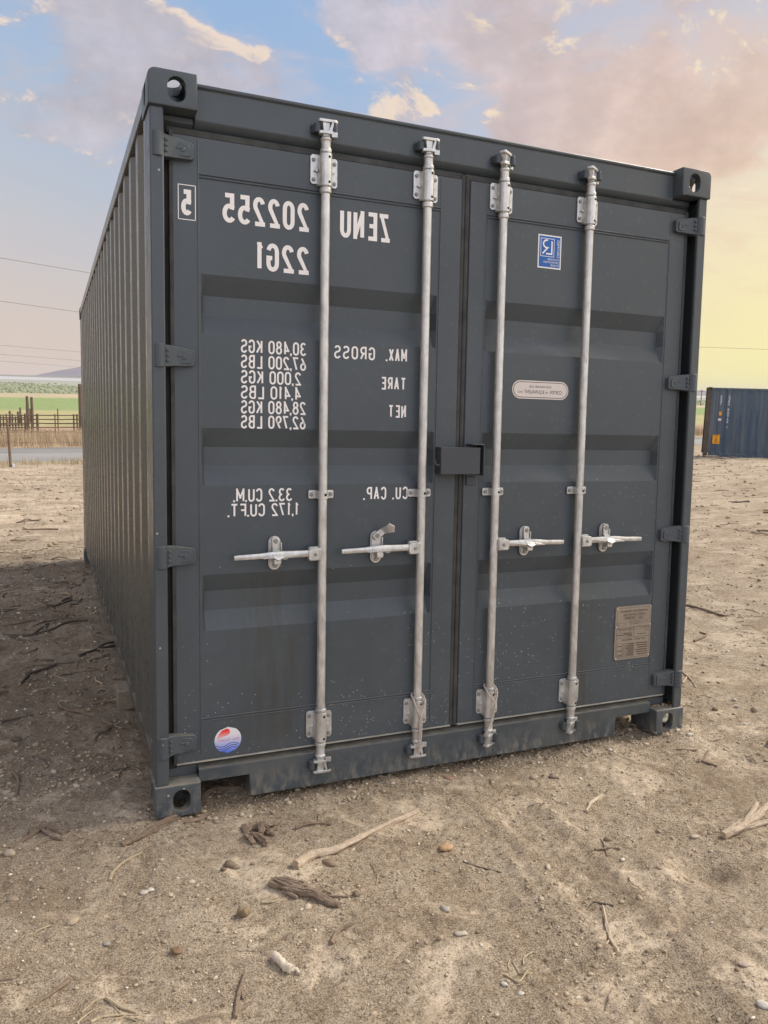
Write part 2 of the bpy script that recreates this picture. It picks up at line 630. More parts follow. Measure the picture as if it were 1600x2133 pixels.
DOOR_C = (0.064, 0.078, 0.090)
M_paint = paint_mat('dark_grey_paint', DOOR_C)
M_frame = paint_mat('dark_grey_frame_paint', (0.064, 0.078, 0.089), spots=True, dust_amt=0.75, low_dust=1.3, rough=0.34)
M_side = paint_mat('grey_side_paint', (0.078, 0.084, 0.079), spots=False, dust_amt=0.4, rough=0.27, spec=0.75)
M_keeper = paint_mat('painted_keeper', (0.045, 0.057, 0.068), spots=False, dust_amt=0.35)


def galv_mat(name='galvanised_steel'):
    m_, n = mat(name)
    co = n.obj
    a = n.noise(n.scale(co, 1, 1, 0.5), 38, 5, 0.6)
    b = n.noise(n.scale(co, 1, 1, 0.25), 170, 3, 0.6)
    c = n.mix(n.rng(a, 0.32, 0.68), (0.46, 0.46, 0.45), (0.70, 0.70, 0.685))
    c = n.mix(n.m('MULTIPLY', n.rng(b, 0.56, 0.78), 0.5), c, (0.30, 0.29, 0.26))
    scr = n.noise(n.scale(co, 6, 6, 0.8), 9, 6, 0.75)
    c = n.mix(n.m('MULTIPLY', n.rng(scr, 0.62, 0.72), 0.55), c, (0.22, 0.20, 0.17))
    n.put(n.b.inputs['Base Color'], c)
    n.b.inputs['Metallic'].default_value = 0.6
    n.put(n.b.inputs['Roughness'], n.rng(a, 0.3, 0.7, 0.28, 0.48))
    n.put(n.b.inputs['Normal'], n.bump(n.m('ADD', a, b), 0.25, 0.0008))
    return m_


M_galv = galv_mat()


def flat_mat(name, c, rough=0.6, metal=0.0, var=0.12, scale=20, bumpd=0.0005, spec=0.4):
    m_, n = mat(name)
    a = n.noise(n.obj, scale, 5, 0.65)
    n.put(n.b.inputs['Base Color'], n.mix(n.rng(a, 0.3, 0.7), tuple(x * (1 - var) for x in c), tuple(x * (1 + var) for x in c)))
    n.b.inputs['Roughness'].default_value = rough
    n.b.inputs['Metallic'].default_value = metal
    n.b.inputs['Specular IOR Level'].default_value = spec
    n.put(n.b.inputs['Normal'], n.bump(a, 0.4, bumpd))
    return m_


M_bolt = flat_mat('dull_bolt', (0.26, 0.26, 0.245), 0.5, 0.3)
M_hole = flat_mat('dark_hole', (0.012, 0.012, 0.013), 0.9)
M_rubber = flat_mat('door_rubber', (0.030, 0.029, 0.027), 0.75, var=0.4, scale=9)
M_seam = flat_mat('dusty_rubber', (0.056, 0.057, 0.054), 0.85, var=0.4, scale=12)
M_lip = flat_mat('dusty_lip', (0.34, 0.32, 0.27), 0.85, var=0.3, scale=16)
M_white = flat_mat('white_lettering', (0.86, 0.83, 0.81), 0.5, var=0.04, scale=60)
M_black = flat_mat('black_print', (0.03, 0.03, 0.035), 0.6)
M_blue = flat_mat('blue_print', (0.012, 0.115, 0.42), 0.4, var=0.05)
M_cream = flat_mat('cream_label', (0.68, 0.62, 0.585), 0.5, var=0.03)
M_plate = flat_mat('brass_tan_plate', (0.32, 0.275, 0.225), 0.42, 0.25, var=0.08)
M_ink = flat_mat('plate_ink', (0.075, 0.05, 0.035), 0.6)
M_lockbox = paint_mat('lock_box_paint', (0.052, 0.058, 0.070), spots=False, dust_amt=0.3)

CONT_M = Matrix(((0.999932057, 0.0, 0.0116567964, 0), (-0.000642604414, 0.99847935, 0.0551232716, 0), (-0.0116390705, -0.0551270171, 0.99841151, 0), (0, 0, 0, 1)))
root = empty('shipping_container')
root.matrix_world = CONT_M
tag(root, 'dark grey steel shipping container with closed double doors, galvanised lock rods and mirrored white lettering', 'shipping container')
CW, CH, CL = 2.438, 2.591, 6.058


# ------------------------------------------------------------------ corner castings
def stadium(cx, cy, w, h, n=8):
    """vertical stadium outline, w wide and h high"""
    r = w / 2
    pts = []
    for i in range(n + 1):
        t = PI * i / n
        pts.append((cx + r * math.cos(t), cy + (h / 2 - r) + r * math.sin(t)))
    for i in range(n + 1):
        t = PI + PI * i / n
        pts.append((cx + r * math.cos(t), cy - (h / 2 - r) + r * math.sin(t)))
    return pts


def solid_bool(o, cutters):
    for c in cutters:
        mo = o.modifiers.new('cut', 'BOOLEAN')
        mo.operation = 'DIFFERENCE'
        mo.solver = 'EXACT'
        mo.object = c
    dg = bpy.context.evaluated_depsgraph_get()
    me = bpy.data.meshes.new_from_object(o.evaluated_get(dg))
    for mo in list(o.modifiers):
        o.modifiers.remove(mo)
    old = o.data
    o.data = me
    bpy.data.meshes.remove(old)
    for c in cutters:
        d = c.data
        bpy.data.objects.remove(c)
        bpy.data.meshes.remove(d)


def casting(parent, mtl):
    """bottom front-left casting in local space: x 0-.162, y 0-.178, z 0-.118"""
    b = MB()
    b.box(0, .162, 0, .178, 0, .118)
    o = b.build('corner_casting', mtl, parent)
    # round the outer vertical + outer horizontal edges
    bm_ = bmesh.new()
    bm_.from_mesh(o.data)
    es = [e for e in bm_.edges if all(v_.co.z < .01 and v_.co.x < .01 for v_ in e.verts)]
    bmesh.ops.bevel(bm_, geom=es, offset=.026, segments=6, affect='EDGES', profile=0.5)
    es = [e for e in bm_.edges if all(v_.co.y < .001 for v_ in e.verts)]
    bmesh.ops.bevel(bm_, geom=es, offset=.0045, segments=3, affect='EDGES', profile=0.5)
    bm_.to_mesh(o.data)
    bm_.free()
    cut = []
    c1 = MB().box(.029, .134, .029, .150, .028, .092).build('cut', mtl, parent)
    c2 = MB().prism(stadium(.094, .060, .062, .083), -.05, .1, 'y').build('cut', mtl, parent)
    c3 = MB().prism(stadium(.094, .060, .051, .079), -.05, .08, 'x').build('cut', mtl, parent)
    c4 = MB().prism(stadium(.089, .092, .062, .118), -.05, .06, 'z').build('cut', mtl, parent)
    solid_bool(o, [c1, c2, c3, c4])
    me = o.data
    for f in me.polygons:
        f.use_smooth = True
    bm_ = bmesh.new()
    bm_.from_mesh(me)
    for e in bm_.edges:
        if len(e.link_faces) == 2 and e.calc_face_angle(0) > R(35):
            e.smooth = False
    bm_.to_mesh(me)
    bm_.free()
    return o


cast0 = casting(root, M_frame)
base_me = cast0.data


def mirrored(me, sx, sy, sz, off):
    m2 = me.copy()
    flip = (sx * sy * sz) < 0
    bm_ = bmesh.new()
    bm_.from_mesh(m2)
    for v_ in bm_.verts:
        v_.co = Vector((v_.co.x * sx + off[0], v_.co.y * sy + off[1], v_.co.z * sz + off[2]))
    if flip:
        bmesh.ops.reverse_faces(bm_, faces=bm_.faces)
    bm_.to_mesh(m2)
    bm_.free()
    return m2


def castings(rt, first, mtl=None, W_=CW, L_=CL, H_=CH):
    for (a, b, c) in ((1, 0, 0), (0, 1, 0), (1, 1, 0), (0, 0, 1), (1, 0, 1), (0, 1, 1), (1, 1, 1)):
        m2 = mirrored(base_me, -1 if a else 1, -1 if b else 1, -1 if c else 1, (W_ if a else 0, L_ if b else 0, H_ if c else 0))
        if mtl:
            m2.materials.clear()
            m2.materials.append(mtl)
        o = bpy.data.objects.new('corner_casting', m2)
        COL.objects.link(o)
        o.parent = rt


castings(root, cast0)

# ------------------------------------------------------------------ posts, header, sill, rails
for side in (0, 1):
    def X(x):
        return CW - x if side else x
    b = MB()
    # outer J-shaped post: side plate, front flange, return
    poly = [(X(0.006), .012), (X(.052), .012), (X(.052), .030), (X(.014), .030), (X(.014), .150), (X(.100), .150), (X(.100), .160), (X(.006), .160)]
    b.prism(poly, .118, CH - .118, 'z')
    # inner post face behind the door edge
    b.box(*sorted((X(.052), X(.105))), .112, .149, .118, CH - .118)
    b.build('corner_post', M_frame, root, bevel=.005)
for side in (0, 1):
    def X(x):
        return CW - x if side else x
    b = MB()
    b.box(*sorted((X(0.008), X(.11))), CL - .11, CL - .008, .118, CH - .118)
    b.build('corner_post', M_side, root, bevel=.005)

b = MB()
prof = [(.056, 2.583), (.050, 2.580), (.050, 2.570), (.058, 2.566), (.058, 2.462), (.066, 2.452), (.090, 2.436), (.090, 2.404), (.165, 2.404), (.165, 2.583)]
b.prism(prof, .162, CW - .162, 'x')
prof2 = [(.072, 2.470), (.072, 2.452), (.092, 2.436), (.092, 2.404), (.164, 2.404), (.164, 2.470)]
b.prism(prof2, .1605, .054, 'x')
b.prism(prof2, CW - .1605, CW - .054, 'x')
b.build('door_header', M_frame, root, bevel=.003)

# sill with the two raised cut-outs beside the castings
b = MB()
outline = [(.162, .098), (.352, .098), (.357, .012), (2.070, .012), (2.075, .098), (CW - .162, .098), (CW - .162, .146), (.162, .146)]
b.prism(outline, .046, .056, 'y')
b.prism([(.046, .1465), (.080, .152), (.160, .152), (.160, .135), (.0565, .135)], .162, CW - .162, 'x')
b.box(.162, .3495, .0565, .16, .098, .106)
b.box(2.0775, CW - .162, .0565, .16, .098, .106)
b.box(.354, .360, .0565, .16, .0145, .134)
b.box(2.066, 2.0725, .0565, .16, .0145, .134)
b.box(.3605, 2.0655, .0565, .16, .0145, .022)
b.box(.054, .1615, .080, .160, .1185, .152)
b.box(CW - .1615, CW - .054, .080, .160, .1185, .152)
b.build('door_sill', M_frame, root, bevel=.003)

# rails and walls
for side in (0, 1):
    def X(x):
        return CW - x if side else x
    b = MB()
    b.box(*sorted((X(.004), X(.064))), .178, CL - .178, CH - .078, CH - .016)
    b.build('top_rail', M_side, root, bevel=.004)
    b = MB()
    b.prism([(X(.026), .085), (X(.026), .158), (X(.052), .158), (X(.052), .150), (X(.034), .150), (X(.034), .093), (X(.07), .093), (X(.07), .085)], .178, CL - .178, 'y')
    b.build('bottom_rail', M_side, root, bevel=.003)
    # corrugated side wall
    vs, fs = [], []
    ys = [.160]
    xs = [.012]
    y = .172
    while y + .278 < CL - .17:
        for dy, xx in ((0, .012), (.072, .012), (.140, .046), (.210, .046)):
            ys.append(y + dy)
            xs.append(xx)
        y += .278
    ys += [y, CL - .11]
    xs += [.012, .012]
    n_ = len(ys)
    for zz in (.156, CH - .076):
        for yy, xx in zip(ys, xs):
            vs.append((X(xx), yy, zz))
    for zz in (.156, CH - .076):
        for yy, xx in zip(ys, xs):
            vs.append((X(xx + .003), yy, zz))
    for i in range(n_ - 1):
        fs.append((i, i + 1, n_ + i + 1, n_ + i))
        fs.append((2 * n_ + i, 2 * n_ + i + 1, 3 * n_ + i + 1, 3 * n_ + i))
    b = MB()
    b.add(vs, fs)
    # closing strips between corrugation and rails
    b.box(*sorted((X(.016), X(.050))), .165, CL - .12, .1585, .162)
    o = b.build('side_wall', M_side, root, smooth=10)
    bv = o.modifiers.new('bevel', 'BEVEL')
    bv.width = .008
    bv.segments = 2
    bv.angle_limit = R(20)
b = MB()
vs, fs = [], []
ys = list(np.arange(.166, CL - .1, .104))
for i, yy in enumerate(ys):
    zz = CH - .024 if i % 2 else CH - .040
    vs += [(.05, yy, CH - .03), (.16, yy, zz), (CW - .16, yy, zz), (CW - .05, yy, CH - .03)]
for i in range(len(ys) - 1):
    for k in range(3):
        fs.append((4 * i + k, 4 * i + k + 1, 4 * i + k + 5, 4 * i + k + 4))
b.add(vs, fs)
b.build('roof', M_side, root)
b = MB()
b.box(.11, CW - .11, CL - .05, CL - .03, .118, CH - .118)
b.box(.11, CW - .11, CL - .06, CL - .02, .10, .118)
b.box(.163, CW - .163, CL - .10, CL - .01, CH - .118, CH - .02)
b.build('end_wall', M_side, root)
b = MB()
b.box(.07, CW - .07, .17, CL - .1, .152, .172)
for k in range(18):
    yy = .35 + k * .32
    b.box(.072, CW - .072, yy, yy + .045, .030 + .01, .1515)
b.build('floor', M_keeper, root)


# ------------------------------------------------------------------ stroke lettering (mirrored, as the photograph shows it)
def arc(cx, cy, rx, ry, a0, a1, n=8):
    return [(cx + rx * math.cos(R(a0 + (a1 - a0) * i / n)), cy + ry * math.sin(R(a0 + (a1 - a0) * i / n))) for i in range(n + 1)]


def glyph(ch):
    """strokes in a box 0..1 x 0..2 (x is stretched afterwards)"""
    o = [arc(.5, 1.5, .5, .5, 0, 180) + arc(.5, .5, .5, .5, 180, 360) + [(1, 1.5)]]
    G = {
        '0': o, 'O': o,
        '1': [[(.12, 1.66), (.55, 2.0), (.55, 0)]],
        '2': [arc(.5, 1.5, .48, .5, 165, -25, 10) + [(.02, 0), (1, 0)]],
        '3': [arc(.48, 1.52, .46, .48, 150, -80, 10) + [(.4, 1.03)], arc(.46, .52, .52, .52, 85, -155, 12)],
        '4': [[(.78, 0), (.78, 2), (.0, .55), (1, .55)]],
        '5': [[(.92, 2), (.08, 2), (.08, 1.08), (.42, 1.16)] + arc(.42, .58, .56, .58, 80, -145, 12)],
        '6': [[(.80, 2.0)] + [(.04, .75)] + arc(.5, .52, .48, .52, 165, 505, 16)],
        '7': [[(0, 2), (1, 2), (.35, 0)]],
        '8': [arc(.5, 1.54, .42, .46, 90, 450, 16), arc(.5, .54, .5, .54, 90, 450, 16)],
        '9': [[(.20, 0), (.96, 1.25)] + arc(.5, 1.48, .48, .52, -15, 325, 16)],
        'A': [[(0, 0), (.5, 2), (1, 0)], [(.17, .6), (.83, .6)]],
        'B': [[(0, 0), (0, 2), (.5, 2)] + arc(.5, 1.53, .42, .47, 90, -90, 8) + [(0, 1.06)], [(0, 1.06), (.5, 1.06)] + arc(.5, .53, .5, .53, 90, -90, 8) + [(0, 0)]],
        'C': [arc(.5, 1.5, .5, .5, 10, 180) + arc(.5, .5, .5, .5, 180, 350)],
        'E': [[(1, 2), (0, 2), (0, 0), (1, 0)], [(0, 1.04), (.85, 1.04)]],
        'F': [[(1, 2), (0, 2), (0, 0)], [(0, 1.02), (.85, 1.02)]],
        'G': [arc(.5, 1.5, .5, .5, 10, 180) + arc(.5, .5, .5, .5, 180, 360) + [(1, .95), (.55, .95)]],
        'I': [[(.5, 0), (.5, 2)]],
        'K': [[(0, 0), (0, 2)], [(.95, 2), (.06, .9)], [(.3, 1.15), (1, 0)]],
        'L': [[(0, 2), (0, 0), (.95, 0)]],
        'M': [[(0, 0), (0, 2), (.5, .6), (1, 2), (1, 0)]],
        'N': [[(0, 0), (0, 2), (1, 0), (1, 2)]],
        'P': [[(0, 0), (0, 2), (.5, 2)] + arc(.5, 1.48, .5, .52, 90, -90, 8) + [(0, .96)]],
        'R': [[(0, 0), (0, 2), (.5, 2)] + arc(.5, 1.48, .48, .52, 90, -90, 8) + [(0, .96)], [(.5, .96), (1, 0)]],
        'S': [arc(.5, 1.52, .48, .48, 20, 235, 10) + arc(.5, .5, .5, .52, 70, -160, 12)],
        'T': [[(0, 2), (1, 2)], [(.5, 2), (.5, 0)]],
        'U': [[(0, 2)] + arc(.5, .5, .5, .5, 180, 360) + [(1, 2)]],
        'V': [[(0, 2), (.5, 0), (1, 2)]],
        'X': [[(0, 0), (1, 2)], [(0, 2), (1, 0)]],
        'Y': [[(0, 2), (.5, 1), (1, 2)], [(.5, 1), (.5, 0)]],
        'Z': [[(0, 2), (1, 2), (0, 0), (1, 0)]],
    }
    return G.get(ch, [])


WID = {'I': .25, '1': .62, '.': .22, ',': .22, ' ': .60, 'M': 1.25, 'T': 1.1}


def strokes(b, pts, w, y, P):
    """break a stroke at its sharp corners so that every corner stays square"""
    pts = [Vector(p) for p in pts]
    segs, cur = [], [pts[0]]
    for i in range(1, len(pts) - 1):
        d1, d2 = pts[i] - cur[-1], pts[i + 1] - pts[i]
        if d1.length < 1e-6:
            continue
        cur.append(pts[i])
        if d2.length > 1e-6 and d1.angle(d2) > R(48):
            segs.append(cur)
            cur = [pts[i]]
    cur.append(pts[-1])
    segs.append(cur)
    for k, sg in enumerate(segs):
        sg = [v_.copy() for v_ in sg]
        if k > 0:
            sg[0] += (sg[0] - sg[1]).normalized() * w / 2
        if k < len(segs) - 1:
            sg[-1] += (sg[-1] - sg[-2]).normalized() * w / 2
        ribbon(b, sg, w, y - .00003 * k, P)


def ribbon(b, pts, w, y, P):
    """mitred flat stroke; P maps (x,z) to 3D at depth y"""
    pts = [Vector(p) for p in pts]
    q = [pts[0]]
    for p in pts[1:]:
        if (p - q[-1]).length > 1e-5:
            q.append(p)
    pts = q
    closed = (pts[0] - pts[-1]).length < 1e-4
    if closed:
        pts = pts[:-1]
    n = len(pts)
    L_, R_ = [], []
    for i in range(n):
        if closed:
            a, c = pts[i - 1], pts[(i + 1) % n]
        else:
            a, c = pts[max(i - 1, 0)], pts[min(i + 1, n - 1)]
        p = pts[i]
        d1 = (p - a).normalized() if (p - a).length > 0 else (c - p).normalized()
        d2 = (c - p).normalized() if (c - p).length > 0 else d1
        n1 = Vector((-d1.y, d1.x))
        n2 = Vector((-d2.y, d2.x))
        mm = n1 + n2
        if mm.length < 1e-3:
            mm = n1
        mm.normalize()
        k = 1 / max(.38, mm.dot(n1))
        L_.append(p + mm * k * w / 2)
        R_.append(p - mm * k * w / 2)
    vs = [P(v_.x, v_.y, y) for v_ in L_] + [P(v_.x, v_.y, y) for v_ in R_]
    fs = []
    m = n if closed else n - 1
    for i in range(m):
        j = (i + 1) % n
        fs.append((i, j, n + j, n + i))
    b.add(vs, fs)


def lettering(b, text, xr, xl, zb, zt, stroke, y, gap=.32):
    """mirrored text: first letter at the right end xr, running to xl"""
    words = b if isinstance(b, list) else None
    if words is not None:
        b = MB()
        words.append(b)
    tot = 0
    for i, ch in enumerate(text):
        tot += WID.get(ch, 1.0) + (gap if i < len(text) - 1 else 0)
    h = zt - zb - stroke
    # widths are in units of the cell width; the stroke is added to each glyph
    cell = (abs(xr - xl) - stroke * 0.0) / tot
    x = 0.0
    for i, ch in enumerate(text):
        w = WID.get(ch, 1.0) * cell
        x0 = x + stroke / 2
        gw = max(w - stroke, .001)
        dy = y - .00012 * (i % 3)

        def P(px, pz, yy, lo=x0 - stroke / 2, hi=x0 + gw + stroke / 2):
            return (xr - min(max(px, lo), hi), yy, min(max(pz, zb), zt))
        if ch == ' ' and words is not None and b.v:
            b = MB()
            words.append(b)
        if ch in '.,':
            s_ = stroke * 1.05
            b.add([P(x0 - s_ / 2, zb, dy), P(x0 + s_ / 2, zb, dy), P(x0 + s_ / 2, zb + s_, dy), P(x0 - s_ / 2, zb + s_, dy)], [(0, 1, 2, 3)])
            if ch == ',':
                b.add([(xr - x0 - s_ / 2, dy, zb), (xr - x0, dy, zb), (xr - x0 + s_ / 2, dy, zb - s_ * .6), (xr - x0 + s_ * .1, dy, zb - s_ * .6)], [(0, 1, 2, 3)])
        for k, st in enumerate(glyph(ch)):
            strokes(b, [(x0 + gx * gw, zb + stroke / 2 + gz / 2 * h) for gx, gz in st], stroke, dy - .00010 * k, P)
        x += w + gap * cell


def small_text(b, text, x_right, z_base, size, y, mi, width=None, align='R', rot=False):
    """mirrored text from the built-in font, appended to MB b; width sets its total length"""
    cu = bpy.data.curves.new('t', 'FONT')
    cu.body = text
    cu.size = 1.0
    cu.resolution_u = 3
    to = bpy.data.objects.new('t', cu)
    COL.objects.link(to)
    dg = bpy.context.evaluated_depsgraph_get()
    me = bpy.data.meshes.new_from_object(to.evaluated_get(dg))
    vv = [v_.co.copy() for v_ in me.vertices]
    ff = [tuple(p.vertices) for p in me.polygons]
    bpy.data.objects.remove(to)
    bpy.data.curves.remove(cu)
    bpy.data.meshes.remove(me)
    if not vv:
        return
    x0 = min(v_.x for v_ in vv)
    x1 = max(v_.x for v_ in vv)
    k = size / 0.72
    kx = k if width is None else width / (x1 - x0)
    out = []
    for v_ in vv:
        px, pz = (v_.x - x0) * kx, v_.y * k
        if align == 'C':
            px -= (x1 - x0) * kx / 2
        if rot:      # turned a quarter, reading downwards
            out.append((x_right - pz, y, z_base + px * -1.0))
        else:
            out.append((x_right - px, y, z_base + pz))
    b.add(out, ff, mi)


# ------------------------------------------------------------------ doors
YF = .058          # door face depth


def door(x0, x1, xp0, xp1, hinge_side):
    """grid pressed with three horizontal corrugations; hinge_side -1 left, +1 right"""
    e = .008
    zs = [.176, .324, .326, .663, .732, .805, .872, 1.200, 1.270, 1.338, 1.407, 1.740, 1.809, 1.877, 1.946, 2.283, 2.285, 2.406]
    dz = {.732: 1, .805: 1, 1.270: 1, 1.338: 1, 1.809: 1, 1.877: 1}
    xs = [x0, xp0, xp0 + e, xp0 + .022, xp1 - .022, xp1 - e, xp1, x1]
    tap = [0, 0, 0, 1, 1, 0, 0, 0]
    ins = [0, 0, 1, 1, 1, 1, 0, 0]
    vs, fs = [], []
    for z in zs:
        for x, t, q in zip(xs, tap, ins):
            inz = 1 if .325 < z < 2.284 else 0
            vs.append((x, YF + .003 * q * inz + .036 * t * dz.get(z, 0), z))
    nx, nz = len(xs), len(zs)
    for k in range(nz - 1):
        for i in range(nx - 1):
            a = k * nx + i
            fs.append((a, a + 1, a + nx + 1, a + nx))
    b = MB()
    b.add(vs, fs)
    # edges and back
    b.box(x0, x1, YF + .041, YF + .045, .176, 2.406)
    b.add([(x0, YF, .176), (x0, YF + .045, .176), (x0, YF + .045, 2.406), (x0, YF, 2.406)], [(0, 1, 2, 3)])
    b.add([(x1, YF, .176), (x1, YF + .045, .176), (x1, YF + .045, 2.406), (x1, YF, 2.406)], [(3, 2, 1, 0)])
    b.add([(x0, YF, 2.406), (x0, YF + .045, 2.406), (x1, YF + .045, 2.406), (x1, YF, 2.406)], [(0, 1, 2, 3)])
    b.add([(x0, YF, .176), (x0, YF + .045, .176), (x1, YF + .045, .176), (x1, YF, .176)], [(3, 2, 1, 0)])
    # weld beads round the pressed panel
    for (p, q) in (((xp0, .324), (xp1, .324)), ((xp0, 2.285), (xp1, 2.285)), ((xp0, .20), (xp0, 2.40)), ((xp1, .20), (xp1, 2.40)),
                   ((xp0, .334), (xp1, .334)), ((xp0, 2.275), (xp1, 2.275))):
        b.tube([(p[0], YF + .001, p[1]), (q[0], YF + .001, q[1])], .0032, n=8)
    o = b.build('door', M_paint, root, smooth=15)
    bmm = bmesh.new()
    bmm.from_mesh(o.data)
    bmesh.ops.remove_doubles(bmm, verts=bmm.verts, dist=1e-5)
    bmm.to_mesh(o.data)
    bmm.free()
    bv = o.modifiers.new('bevel', 'BEVEL')
    bv.width = .009
    bv.segments = 4
    bv.limit_method = 'ANGLE'
    bv.angle_limit = R(22)
    return o


doorL = door(.088, 1.205, .172, 1.115, -1)
doorR = door(1.247, 2.352, 1.320, 2.268, 1)


def gasket(dr, x0, x1, hs):
    b = MB()
    for xa, xb, sgn in ((x0, x0 - .030, -1), (x1, x1 + .030, 1)):
        lo, hi = sorted((xa, xb))
        inner = (sgn != hs)
        if inner:
            lo, hi = (x1 + .0005, x1 + .0203) if sgn > 0 else (x0 - .0205, x0 - .0005)
            b.prism([(lo, .100), (lo, .064), (lo * .6 + hi * .4, .0605), (lo * .3 + hi * .7, .0612), (hi, .066), (hi, .100)], .168, 2.425, 'z', mi=1)
        else:
            b.box(lo, hi, .078, .105, .150, 2.44, mi=0)
            lx = sorted((xa + sgn * .0005, xa + sgn * .014))
            b.box(lx[0], lx[1], YF - .003, .0775, .172, 2.418, mi=1)
    b.box(x0, x1, .082, .100, .150, .1705, mi=1)
    b.prism([(.052, .1755), (.050, .171), (.095, .170), (.095, .1755)], x0 - .004, x1 + .004, 'x', mi=2)
    b.prism([(.070, 2.4085), (.066, 2.4110), (.072, 2.434), (.100, 2.4355), (.100, 2.4085)], x0 - .02, x1 + .01, 'x', mi=1)
    b.build('rubber_gasket', [M_rubber, M_seam, M_lip], dr, bevel=.0015)


gasket(doorL, .088, 1.205, -1)
gasket(doorR, 1.247, 2.352, 1)


def hinge(dr, zc, side):
    def X(x):
        return CW - x if side else x
    b = MB()
    # knuckle
    b.cyl((X(.031), .024, zc - .040), (X(.031), .024, zc + .040), .0215, n=20)
    b.box(*sorted((X(.0095), X(.052))), .024, .046, zc - .040, zc + .040)
    # swan-neck strap narrowing to the door face
    def YZ(x, z):
        return (X(x), z)
    pts = [(.046, zc - .038), (.046, zc + .038), (.078, zc + .036), (.145, zc + .026), (.155, zc + .018), (.155, zc - .026), (.146, zc - .031), (.078, zc - .034)]
    prof = [(x, (.016 if x < .05 else (.030 if x < .09 else .038)), z) for x, z in pts]
    vs = [(X(x), y, z) for x, y, z in prof] + [(X(x), YF + .002, z) for x, y, z in prof]
    n = len(prof)
    fs = [(0, 1, 2, 7), (7, 2, 3, 6), (3, 4, 5, 6)] + [(i, (i + 1) % n, n + (i + 1) % n, n + i) for i in range(n)]
    b.add(vs, fs)
    # raised pad, rivet, little lugs
    pd_ = [(.092, zc - .024), (.092, zc + .024), (.136, zc + .018), (.143, zc + .010), (.143, zc - .020), (.134, zc - .024)]
    b.prism([(X(x), z) for x, z in pd_], .0325, .039, 'y')
    b.cyl((X(.118), .030, zc - .002), (X(.118), .036, zc - .002), .0085, n=14)
    b.box(*sorted((X(.094), X(.110))), .0300, .034, zc - .001, zc + .006)
    for zz in (-.022, -.004, .014):
        b.box(*sorted((X(.055), X(.066))), .0150, .0205, zc + zz, zc + zz + .010)
    b.build('hinge', M_paint, dr, bevel=.0028, smooth=30)


for zc in (2.352, 1.652, .950, .257):
    hinge(doorL, zc, 0)
    hinge(doorR, zc, 1)

# post flange pieces between the knuckles (the post face stops at each hinge)
# ------------------------------------------------------------------ locking gear
YR = .030


def bolt(b, x, z, y=.050, r=.0075, mi=1):
    b.cyl((x, y, z), (x, y - .006, z), r, r * .8, n=12, mi=mi)


def housing(dr, x, z0, z1):
    """bearing bracket: winged plate with bolts and a sleeve"""
    b = MB()
    zc = (z0 + z1) / 2
    h = (z1 - z0) / 2
    for s_ in (-1, 1):
        poly = []
        xo, xi = .052, .012
        zo = -.010 if s_ < 0 else .006
        b.prism([(x + s_ * xi, zc - h + .012 - zo * .4), (x + s_ * xi, zc + h - .006 - zo * .4), (x + s_ * (xo - .007), zc + h - .006 - zo * .4), (x + s_ * xo, zc + h - .014 - zo * .4),
                 (x + s_ * xo, zc - h + .018 - zo * .4), (x + s_ * (xo - .007), zc - h + .010 - zo * .4)], .050, .057, 'y')
        # upstand joining plate to sleeve
        b.prism([(x + s_ * .026, .050), (x + s_ * .020, .020), (x + s_ * .010, .020), (x + s_ * .010, .057), (x + s_ * .026, .057)], zc - h + .008, zc + h - .008, 'z')
        for k in (-1, 1):
            bolt(b, x + s_ * .040, zc + k * (h - .026) - zo * .4)
        b.prism([(x + s_ * .026, zc - .006), (x + s_ * .040, zc), (x + s_ * .026, zc + .006)], .040, .050, 'y')
    b.cyl((x, YR, z0 + .004), (x, YR, z1 - .004), .0235, n=28)
    for k in (-1, 1):
        zz = zc + k * .044
        a = R(-72)
        px, py = x + .0235 * math.cos(a), YR + .0235 * math.sin(a)
        b.cyl((px, py + .001, zz), (px + .0012 * math.cos(a), py + .0012 * math.sin(a), zz), .0050, n=12, mi=2)
    b.build('rod_bracket', [M_galv, M_bolt, M_hole], dr, bevel=.0015, smooth=40)


def guide(dr, x, zc):
    b = MB()
    for s_ in (-1, 1):
        xa, xb = x + s_ * .018, x + s_ * .050
        b.prism([(xa, zc - .016), (xa, zc + .016), (xb - s_ * .004, zc + .016), (xb, zc + .012), (xb, zc - .012), (xb - s_ * .004, zc - .016)], .050, .056, 'y')
        b.prism([(x + s_ * .024, .050), (x + s_ * .019, .022), (x + s_ * .010, .022), (x + s_ * .010, .056), (x + s_ * .024, .056)], zc - .0155, zc + .0155, 'z')
        bolt(b, x + s_ * .038, zc, r=.0085)
    b.cyl((x, YR, zc - .0155), (x, YR, zc + .0155), .0205, n=24)
    a = R(-75)
    px, py = x + .0205 * math.cos(a), YR + .0205 * math.sin(a)
    b.cyl((px, py + .001, zc), (px + .0012 * math.cos(a), py + .0012 * math.sin(a), zc), .0055, n=12, mi=2)
    b.build('rod_guide', [M_galv, M_bolt, M_hole], dr, bevel=.0012, smooth=40)


